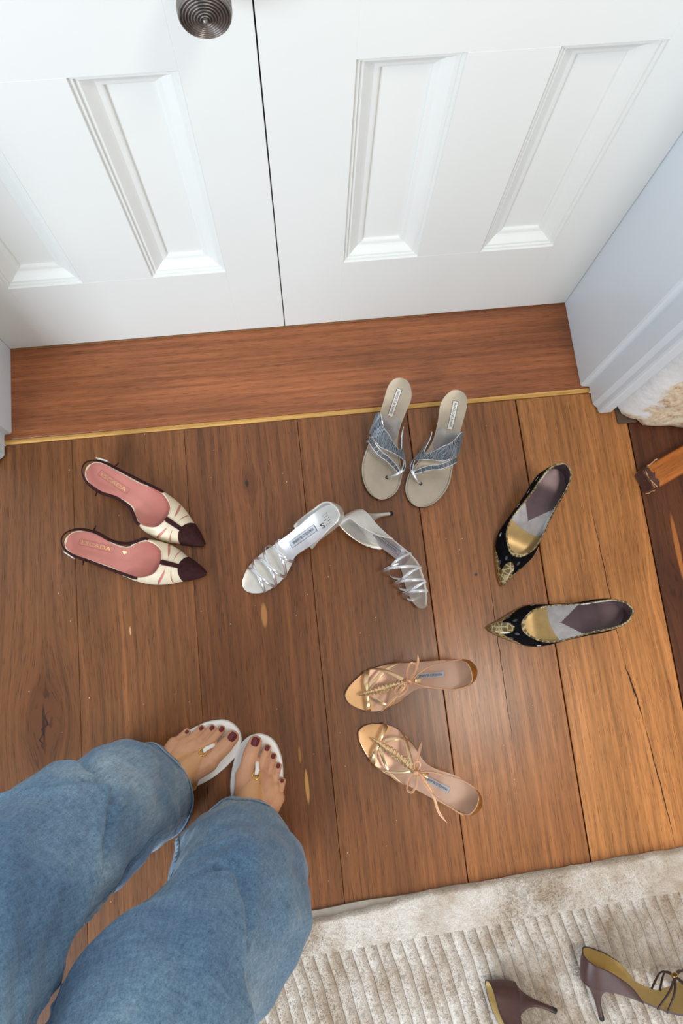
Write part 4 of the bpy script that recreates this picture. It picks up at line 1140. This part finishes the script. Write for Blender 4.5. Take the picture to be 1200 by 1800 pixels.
# ribs, lying a little askew to the edge
pitch = .0222; SH = math.tan(math.radians(9.6))
ribs_xy = []
nrib = int((RX1-RX0-.02)/pitch)
for kx in range(-6, nrib):
    xa = RX0 + .012 + kx*pitch
    nyr = 64; kk = 9; V, F = [], []; ph = .4+.03*rng.random()
    ok = True; rowsr = []
    for j in range(nyr+1):
        y = -BW-.004 + (RD+.01+BW+.004)*(j/nyr)**1.15
        xc = xa + (-y-BW)*SH*1.0
        r = []
        wob = .0011*math.sin(y*38+ph)+.0006*math.sin(y*97+ph*2)
        for q in range(kk):
            u = -1+2*q/(kk-1)
            z = .0070 + (1-abs(u)**3.0)*(.0050+rng.normal()*.0005)
            r.append((xc+wob+u*pitch*.492, y, z))
        rowsr.append(r)
    R_ = np.array(rowsr)
    keep = [j for j in range(nyr+1) if R_[j, 0, 0] > RX0+.001 and R_[j, -1, 0] < RX1-.001]
    if len(keep) < 3: continue
    R_ = R_[keep[0]:keep[-1]+1]; nr = len(R_)
    V = R_.reshape(-1, 3); F = [[j*kk+i, (j+1)*kk+i, (j+1)*kk+i+1, j*kk+i+1] for j in range(nr-1) for i in range(kk-1)]
    F += [list(range(kk))[::-1], [(nr-1)*kk+q for q in range(kk)]]
    mesh('pile_rib', V, F, MAT['rug'], rug, True, None, 75)
    ribs_xy.append(xa)
# loose pile: short leaning tufts standing up out of border and ribs
NT = 110000
tx = rng.uniform(RX0+.004, .90, NT); ty = -rng.random(NT)*.42
ey = np.array([edge_y(x) for x in np.linspace(RX0, RX1, 400)]); eyv = np.interp(tx, np.linspace(RX0, RX1, 400), ey)
inb = ty > -BW
ph = ((tx - (RX0+.012) - (-ty-BW)*SH)/pitch); fr = ph-np.round(ph)
okm = (ty < eyv) & (inb | (np.abs(fr) < .38))
tx, ty, fr, inb, eyv = tx[okm], ty[okm], fr[okm], inb[okm], eyv[okm]
z0 = np.where(inb, .0115, .0066 + (1-np.abs(fr/.492)**3.0)*.0050)
z0 = np.where(inb & (eyv-ty < .006), .0050+.0065*np.sqrt(np.clip((eyv-ty)/.006, 0, 1)), z0)
n = len(tx); ang = rng.uniform(0, 2*PI, n); ln = rng.uniform(.0022, .0050, n); lean = rng.uniform(.3, 1.5, n)
la = rng.normal(-1.0, 1.1, n)
d = np.stack([np.cos(la)*np.sin(lean), np.sin(la)*np.sin(lean), np.cos(lean)], 1)*ln[:, None]
wv_ = np.stack([np.cos(ang), np.sin(ang), 0*ang], 1)*.0008
b0 = np.stack([tx, ty, z0], 1)
V = np.stack([b0-wv_, b0+wv_, b0+d], 1).reshape(-1, 3)
me = bpy.data.meshes.new('loose_pile'); me.vertices.add(3*n); me.vertices.foreach_set('co', V.ravel())
me.loops.add(3*n); me.loops.foreach_set('vertex_index', np.arange(3*n, dtype=np.int32))
me.polygons.add(n); me.polygons.foreach_set('loop_start', np.arange(0, 3*n, 3, dtype=np.int32)); me.update(calc_edges=True)
pile = link('loose_pile', me, MAT['rug'], rug, False); pile['kind'] = 'stuff'

# ------------------------------------------------------------------ person: bare feet in sandals, jeans
PX, PY = -.235, -.27
person = tag(empty('person', (PX, PY, 0)), 'person standing in wide blue jeans and white thong sandals, burgundy toenails', 'person')
def inplace(o):
    o.parent = person; o.matrix_parent_inverse = Matrix.Translation((-PX, -PY, 0)); return o
SOLE = .021
FEET = [dict(m=1, o=(-.1744, -.3512), yaw=70.), dict(m=-1, o=(-.3623, -.2307), yaw=38.)]
def foot_w(f, x, y, z):
    a = math.radians(f['yaw']); y = y*f['m']
    return np.array((f['o'][0]+x*math.cos(a)-y*math.sin(a), f['o'][1]+x*math.sin(a)+y*math.cos(a), z))
caps = []
TOES = [  # mtp, mid, tip with radii
    ((.166,.031,.029,.0195), (.203,.0330,.0235,.0140), (.2235,.0305,.0185,.0128)),
    ((.172,.010,.027,.0150), (.203,.0085,.0250,.0076), (.2185,.0070,.0150,.0079)),
    ((.166,-.0055,.025,.0145), (.193,-.0060,.0225,.0070), (.2075,-.0070,.0140,.0073)),
    ((.156,-.0195,.023,.0140), (.180,-.0197,.0205,.0068), (.1935,-.0200,.0135,.0070)),
    ((.142,-.0325,.021,.0135), (.158,-.0338,.0180,.0070), (.1705,-.0335,.0125,.0068))]
legs = [[(-.152,-.284,.17), (-.150,-.300,.45), (-.183,-.318,.62), (-.207,-.425,.84)], [(-.312,-.172,.17), (-.340,-.191,.45), (-.356,-.222,.62), (-.354,-.370,.84)]]
for f, lg in zip(FEET, legs):
    def C(a, b):
        caps.append((foot_w(f, *a[:2], a[2]+SOLE), a[3], foot_w(f, *b[:2], b[2]+SOLE), b[3]))
    C((.030,0,.030,.030), (.060,-.006,.030,.030)); C((.030,0,.032,.030), (.048,0,.085,.032))
    C((.060,-.006,.032,.030), (.142,-.026,.020,.016)); C((.060,.004,.040,.031), (.166,.028,.026,.018))
    C((.050,.002,.080,.033), (.115,.012,.052,.027)); C((.115,.012,.052,.027), (.160,.016,.032,.018))
    C((.095,-.006,.046,.026), (.150,-.012,.028,.017)); C((.150,.026,.028,.019), (.142,-.026,.021,.016))
    for a, b, c in TOES:
        k_ = tuple(a[i]*.55+b[i]*.45 for i in range(3)) + (b[3]*1.08,)
        C((.110, a[1]*.55, .040, .020), a); C(a, k_); C(k_, b); C(b, c)
    an = foot_w(f, .046, 0, .085+SOLE); an[2] = .105
    L_ = [np.array(p) for p in lg]
    caps.append((an, .034, L_[0], .042)); caps.append((L_[0], .042, L_[0]*.45+L_[1]*.55+np.array((0,0,0)), .056)); caps.append((L_[0]*.45+L_[1]*.55, .056, L_[1], .052))
    caps.append((L_[1], .052, L_[2], .060)); caps.append((L_[2], .056, L_[3], .064))
pc = np.array((-.282, -.412, .92))
for lg in legs: caps.append((np.array(lg[3]), .066, pc, .085))
bm = bmesh.new()
def capsule(p, r0, q, r1, n=20, k=6):
    d = q-p; ln = np.linalg.norm(d); d = d/ln
    u = np.cross(d, (0, 0, 1.) if abs(d[2]) < .9 else (1., 0, 0)); u /= np.linalg.norm(u); v = np.cross(d, u)
    ringsv = []
    for (c, r, s0, s1) in ((p, r0, -PI/2, 0), (q, r1, 0, PI/2)):
        for i in range(k+1):
            a = s0+(s1-s0)*i/k; rr = max(r*math.cos(a), 1e-5)
            ringsv.append([bm.verts.new(tuple(c + d*r*math.sin(a) + u*rr*math.cos(2*PI*j/n) + v*rr*math.sin(2*PI*j/n))) for j in range(n)])
    for A_, B_ in zip(ringsv[:-1], ringsv[1:]):
        for j in range(n): bm.faces.new((A_[j], A_[(j+1) % n], B_[(j+1) % n], B_[j]))
    bm.faces.new(ringsv[0][::-1]); bm.faces.new(ringsv[-1])
for c in caps: capsule(*c)
bmesh.ops.recalc_face_normals(bm, faces=bm.faces[:])
me = bpy.data.meshes.new('body_base'); bm.to_mesh(me); bm.free()
tmp = bpy.data.objects.new('body_base', me); col.objects.link(tmp)
md = tmp.modifiers.new('r', 'REMESH'); md.mode = 'VOXEL'; md.voxel_size = .0016
sm = tmp.modifiers.new('s', 'SMOOTH'); sm.factor = .5; sm.iterations = 3
bpy.context.view_layer.update(); dg = bpy.context.evaluated_depsgraph_get()
bme = bpy.data.meshes.new_from_object(tmp.evaluated_get(dg)); bpy.data.objects.remove(tmp)
co_ = np.empty(len(bme.vertices)*3); bme.vertices.foreach_get('co', co_)
bvh = BVHTree.FromPolygons([tuple(v) for v in co_.reshape(-1, 3)], [list(p.vertices) for p in bme.polygons])
bme.name = 'body'
body = inplace(link('body', bme, MAT['skin'], None, True, 180))

def drop(f, x, y, off, zmin):
    p = foot_w(f, x, y, .4)
    # look straight down on the foot only (start under the knee)
    h = bvh.ray_cast(Vector((p[0], p[1], .125)), Vector((0, 0, -1)), .2)
    z = h[0].z if h[0] is not None else zmin
    return np.array((p[0], p[1], max(z, zmin)+off))
for f in FEET:
    m = f['m']
    # nails
    for i, (ln_, wd_) in enumerate(((.0155,.0150), (.0090,.0088), (.0084,.0080), (.0076,.0072), (.0064,.0060))):
        tip = TOES[i][2]; mid = TOES[i][1]; d = np.array(tip[:2])-np.array(mid[:2]); d /= np.linalg.norm(d); pz = np.array((-d[1], d[0]))
        c = np.array(tip[:2]) + d*(tip[3]*.22)
        rows_ = []
        for u in np.linspace(-1, 1, 13):
            r = []
            for v in np.linspace(-1, 1, 13):
                # squircle plan
                uu, vv = u*math.sqrt(1-.34*v*v), v*math.sqrt(1-.34*u*u)
                q = c + d*uu*ln_/2 + pz*vv*wd_/2
                p = drop(f, q[0], q[1], .0009, SOLE+.003)
                r.append(p)
            rows_.append(r)
        A = np.array(rows_); 
        for _ in range(2):
            Z = A[:, :, 2].copy(); Zs = Z.copy(); Zs[1:-1, 1:-1] = (Z[:-2, 1:-1]+Z[2:, 1:-1]+Z[1:-1, :-2]+Z[1:-1, 2:]+Z[1:-1, 1:-1]*2)/6; A[:, :, 2] = Zs
        o = shell('toenail', A, .0012, (MAT['nail'], MAT['nail']), None, ref=(A[:, :, 0].mean(), A[:, :, 1].mean(), -1)); inplace(o)
    # sandal
    out = [(-.006,0),(-.003,.018),(.012,.030),(.04,.033),(.08,.0375),(.115,.048),(.141,.0565),(.167,.0605),(.195,.0605),(.214,.0560),(.228,.0460),(.2365,.030),(.2365,.012),(.229,-.004),(.212,-.018),(.196,-.0265),(.169,-.0345),(.14,-.0375),(.10,-.0365),(.06,-.034),(.03,-.031),(.008,-.024),(-.003,-.014)]
    O = catmull(out, 8, True); n = len(O); cxy = O.mean(0)
    V, F = [], []
    prof2 = [(.985, .0005), (1.0, .0015), (1.0, SOLE-.0035), (.985, SOLE-.001), (.93, SOLE+.0003), (.5, SOLE-.0004)]
    for g, z in prof2:
        for (x, y) in O:
            p = cxy + (np.array((x, y))-cxy)*g; V.append(foot_w(f, p[0], p[1], z))
    for i in range(len(prof2)-1):
        for q in range(n): F.append([i*n+q, i*n+(q+1) % n, (i+1)*n+(q+1) % n, (i+1)*n+q])
    F.append(list(range(n))[::-1]); F.append([(len(prof2)-1)*n+q for q in range(n)])
    if m < 0: F = [x[::-1] for x in F]
    sd = inplace(mesh('sandal', V, F, MAT['foot_white'], None, True, None, 45)); sd['label'] = 'white flat thong sandal with a nude upper and gold ring'
    def child(o):
        o.parent = sd; o.matrix_parent_inverse = sd.matrix_parent_inverse.copy() if False else Matrix.Identity(4); return o
    # nude upper: from the ring back over the instep
    rows_ = []
    for u in np.linspace(0, 1, 26):
        x = .172 - .105*u; yc = .012 - .010*u; hw = .0085 + .052*min(1, u*1.35)**.95
        r = []
        for v in np.linspace(-1, 1, 31):
            y = yc + hw*v
            y = max(-.040+.012*max(0, .10-x)/.05, min(.0585-.25*max(0, .145-x), y))
            r.append(drop(f, x - .008*v*v*(1-u), y, .0016, SOLE+.0006))
        rows_.append(r)
    A = np.array(rows_)
    for _ in range(3):
        Z = A[:, :, 2].copy(); A[1:-1, 1:-1, 2] = (Z[:-2, 1:-1]+Z[2:, 1:-1]+Z[1:-1, :-2]+Z[1:-1, 2:]+2*Z[1:-1, 1:-1])/6
        A[:, :, 2] = np.maximum(A[:, :, 2], Z)
    child(shell('upper', A, .0012, (MAT['nude'], MAT['nude']), None, ref=(A[:, :, 0].mean(), A[:, :, 1].mean(), -1)))
    rc = drop(f, .1735, .0130, .0030, SOLE)
    e = (foot_w(f, 1, 0, 0)-foot_w(f, 0, 0, 0)); sd_ = (foot_w(f, 0, 1, 0)-foot_w(f, 0, 0, 0))
    slope = -.45
    ex = e + np.array((0, 0, slope)); ex /= np.linalg.norm(ex)
    rg = [rc + ex*.0062*math.cos(q) + sd_*.0062*math.sin(q) for q in np.linspace(0, 2*PI, 25)[:-1]]
    child(cord('gold_ring', rg, .0013, MAT['goldm'], None, closed=True, k=10))
    q0 = rc + ex*.0035 + np.array((0, 0, .0008))
    pts = [rc+ex*.003+np.array((0,0,-.0015)), q0+np.array((0,0,.0022)), q0+ex*.007+np.array((0,0,.0024))+sd_*.0008, drop(f, .1925, .0172, .003, SOLE), foot_w(f, .2005, .0192, SOLE+.010), foot_w(f, .203, .0195, SOLE)]
    cc = catmull(pts, 8)
    child(ribbon('toe_strap', cc, .0066, .0022, MAT['foot_white'], None, nrm=np.array([tuple(np.array((0, 0, 1.))*.75+e*.45)]*len(cc)), flat=4))
    child(ribbon('strap_keeper', [q0+ex*.0068+np.array((0,0,.0036)), q0+ex*.0082+np.array((0,0,.0036))], .0076, .0014, MAT['foot_white'], None, nrm=tuple(np.array((0,0,1.))-ex*slope), flat=4))

# jeans -----------------------------------------------------------------
jeans = inplace(empty('jeans'))
jeans.matrix_parent_inverse = Matrix.Identity(4); jeans.location = (0, 0, 0)
def jchild(o):
    o.parent = jeans; o.matrix_parent_inverse = Matrix.Translation((-PX, -PY, 0)); return o
def sg(x): return 1/(1+math.exp(-max(-40, min(40, x))))
def leg_fn(side):
    f = FEET[0] if side == 'R' else FEET[1]; yaw = math.radians(f['yaw'])
    if side == 'R':
        ctr = [(.0,-.168,-.314),(.10,-.166,-.306),(.25,-.148,-.298),(.42,-.137,-.301),(.53,-.167,-.309),(.60,-.181,-.313),(.70,-.192,-.352),(.80,-.207,-.415),(.90,-.212,-.432)]
        rad = [(.0,.090,.098),(.10,.088,.092),(.25,.098,.098),(.42,.094,.095),(.53,.086,.088),(.60,.079,.081),(.80,.082,.090),(.90,.074,.082)]
    else:
        ctr = [(.0,-.335,-.204),(.08,-.330,-.194),(.27,-.326,-.178),(.45,-.338,-.195),(.55,-.346,-.209),(.66,-.356,-.233),(.74,-.357,-.285),(.81,-.352,-.362),(.90,-.347,-.400)]
        rad = [(.0,.090,.098),(.08,.087,.088),(.27,.088,.094),(.40,.084,.090),(.50,.080,.086),(.66,.072,.078),(.80,.080,.088),(.90,.074,.080)]
    cxs = [(a, b) for a, b, c in ctr]; cys = [(a, c) for a, b, c in ctr]; rxs = [(a, b) for a, b, c in rad]; rys = [(a, c) for a, b, c in rad]
    def hem(phi):
        c = math.cos(phi)
        return .022 + .055*max(0, c)**1.6 + .004*math.sin(3*phi+1)
    def P(phi, u, off=0., top=.90):
        z = hem(phi) + (top-hem(phi))*u
        cx, cy, rx, ry = curve1(cxs, z), curve1(cys, z), curve1(rxs, z), curve1(rys, z)
        a = ((phi+PI) % (2*PI))-PI; dg_ = math.degrees(a)
        if side == 'R':
            z0 = curve1([(-181,.66),(-110,.68),(-58,.637),(-38,.581),(-22,.549),(-6,.517),(18,.551),(45,.59),(90,.62),(181,.66)], dg_); amp = .015; sharp = .0028
            dent = .006*math.exp(-((dg_-30)/30)**2)*math.exp(-((z-.42-.0012*dg_)/.012)**2) - .004*math.exp(-((dg_+45)/14)**2)*math.exp(-((z-.50)/.10)**2)
        else:
            z0 = curve1([(-181,.62),(-100,.66),(-60,.61),(-34,.557),(-18,.526),(6,.464),(38,.412),(66,.378),(100,.36),(140,.45),(181,.62)], dg_); amp = .015; sharp = .0028
            ze = curve1([(-10,.45),(6,.466),(26,.497),(46,.518),(78,.506),(120,.50)], dg_); dent = .009*math.exp(-abs(z-ze)/.010)*(1 if -10 < dg_ < 120 else 0) - .006*math.exp(-((z-ze+.030)/.018)**2)*(1 if 0 < dg_ < 110 else 0)
        b = amp*(sg((z-z0)/sharp)) * math.exp(-max(0, z-z0)/.22) - amp*.95*math.exp(-((z-z0+.020)/.020)**2)
        wr = .0035*math.sin(3*a+z*15+(1 if side == 'R' else 2.5)) + .0022*math.sin(5*a-z*27+.7) + .0013*math.sin(8*a+z*46) + .0011*math.sin(11*a-z*70+2)
        wr *= min(1, z/.12)
        ripple_ = .0045*math.sin(4*a+.6)*math.exp(-max(0, z-.03)/.05)
        r = b+dent+wr+ripple_+off
        lx, ly = (ry+r)*math.cos(a), (rx+r)*math.sin(a)
        return (cx + lx*math.cos(yaw)-ly*math.sin(yaw), cy + lx*math.sin(yaw)+ly*math.cos(yaw), z)
    return P, hem
for side in 'LR':
    P, hem = leg_fn(side)
    NP, NU = 160, 430
    phis = np.linspace(-PI, PI, NP+1)
    hb = .021
    us = np.concatenate([np.linspace(0, .03, 14), np.linspace(.034, 1, NU)])
    rows_ = [[P(a, u) for a in phis] for u in us]
    ref = np.array([[P(0, u), P(PI, u)] for u in us]).mean(axis=(0, 1))
    jchild(shell('leg', rows_, .0016, (MAT['denim'], MAT['denim_dark']), None, ref=ref, angle=80))
    # hem band with puckers and two lines of thread
    rows_ = []
    for k in range(7):
        v = k/6
        rows_.append([P(a, (hb*v)/(.90-hem(a)), .0020+.0011*math.sin(a*70+2*math.sin(a*9))*math.sin(PI*v)) for a in np.linspace(-PI, PI, 361)])
    jchild(shell('hem', rows_, .0016, (MAT['denim_dark'], MAT['denim_dark']), None, ref=(ref[0], ref[1], .05), angle=80))
    ring_ = [P(a, (hb*.90)/(.90-hem(a)), .0026) for a in np.linspace(-PI, PI, 181)[:-1]]
    jchild(cord('hem_stitching', ring_, .0010, MAT['denim_thread'], None, closed=True, k=5))
    # inner seam: raised puckered ridge
    a_in = math.radians(78 if side == 'R' else -66)
    rows_ = []
    for i, u in enumerate(np.linspace(.024, .95, 240)):
        r = []
        for v in np.linspace(-1, 1, 7):
            pk = .0018*math.sin(i*1.05 + v*1.5)*(1-abs(v))
            r.append(P(a_in+v*.055, u, .0010+.0012*(1-v*v)+pk))
        rows_.append(r)
    jchild(shell('inseam', rows_, .0014, (MAT['denim_dark'], MAT['denim_dark']), None, ref=ref, angle=80))
# seat and waistband, out of the picture
rows_ = []
for z, rx, ry, cx, cy in ((.770,.150,.060,-.280,-.395),(.780,.166,.086,-.280,-.398),(.80,.174,.100,-.280,-.402),(.84,.178,.112,-.281,-.410),(.90,.176,.116,-.283,-.415),(.96,.166,.112,-.284,-.418),(1.0,.155,.105,-.285,-.42)):
    a0 = math.radians(68)
    rows_.append([(cx + ry*math.cos(a)*math.cos(a0) - rx*math.sin(a)*math.sin(a0), cy + ry*math.cos(a)*math.sin(a0) + rx*math.sin(a)*math.cos(a0), z) for a in np.linspace(-PI, PI, 81)])
jchild(shell('seat', rows_, .0018, (MAT['denim'], MAT['denim_dark']), None, ref=(-.282, -.412, .9)))
rows_ = [[(x*1.015+.285*.015, y*1.015+.42*.015, z) for x, y, _ in rows_[-1]] for z in (.985, 1.0, 1.03)]
jchild(shell('waistband', rows_, .003, (MAT['denim_dark'], MAT['denim_dark']), None, ref=(-.285, -.42, 1.)))

# ------------------------------------------------------------------ flecks of dust and lint on the boards
V, F = [], []
def flk(x, y, r):
    b = len(V); n = 5; a0 = rng.random()*6
    for q in range(n): V.append((x+r*math.cos(a0+q*1.257)*(.6+.6*rng.random()), y+r*math.sin(a0+q*1.257)*(.6+.6*rng.random()), .0002))
    V.append((x, y, .0002+r*.7))
    for q in range(n): F.append([b+q, b+(q+1) % n, b+n])
for (x, y) in [(-.06,.405),(-.028,.372),(-.031,.368),(-.47,.12),(-.35,.36),(-.46,.42),(-.30,.49),(.0,.13),(.08,.05),(.29,.19),(.17,.13),(.235,-.29),(.02,-.35),(-.02,-.385),(.12,-.295),(-.43,-.02),(-.54,-.0),(-.48,.18),(.40,-.12),(.33,-.19),(.48,-.06),(.51,.03),(-.16,.08),(.04,.16),(-.50,.56),(.12,.61)]:
    z_ = 0
    flk(x+rng.normal()*.004, y+rng.normal()*.004, .0008+.0006*rng.random())
for i in range(36): flk(rng.uniform(-.55,.62), rng.uniform(-.38,.47), .0005+.0005*rng.random())
fl = mesh('lint', V, F, MAT['fleck'], None, False); fl['kind'] = 'stuff'; tag(fl, 'tiny pale flecks of lint scattered over the wooden floor', 'lint')
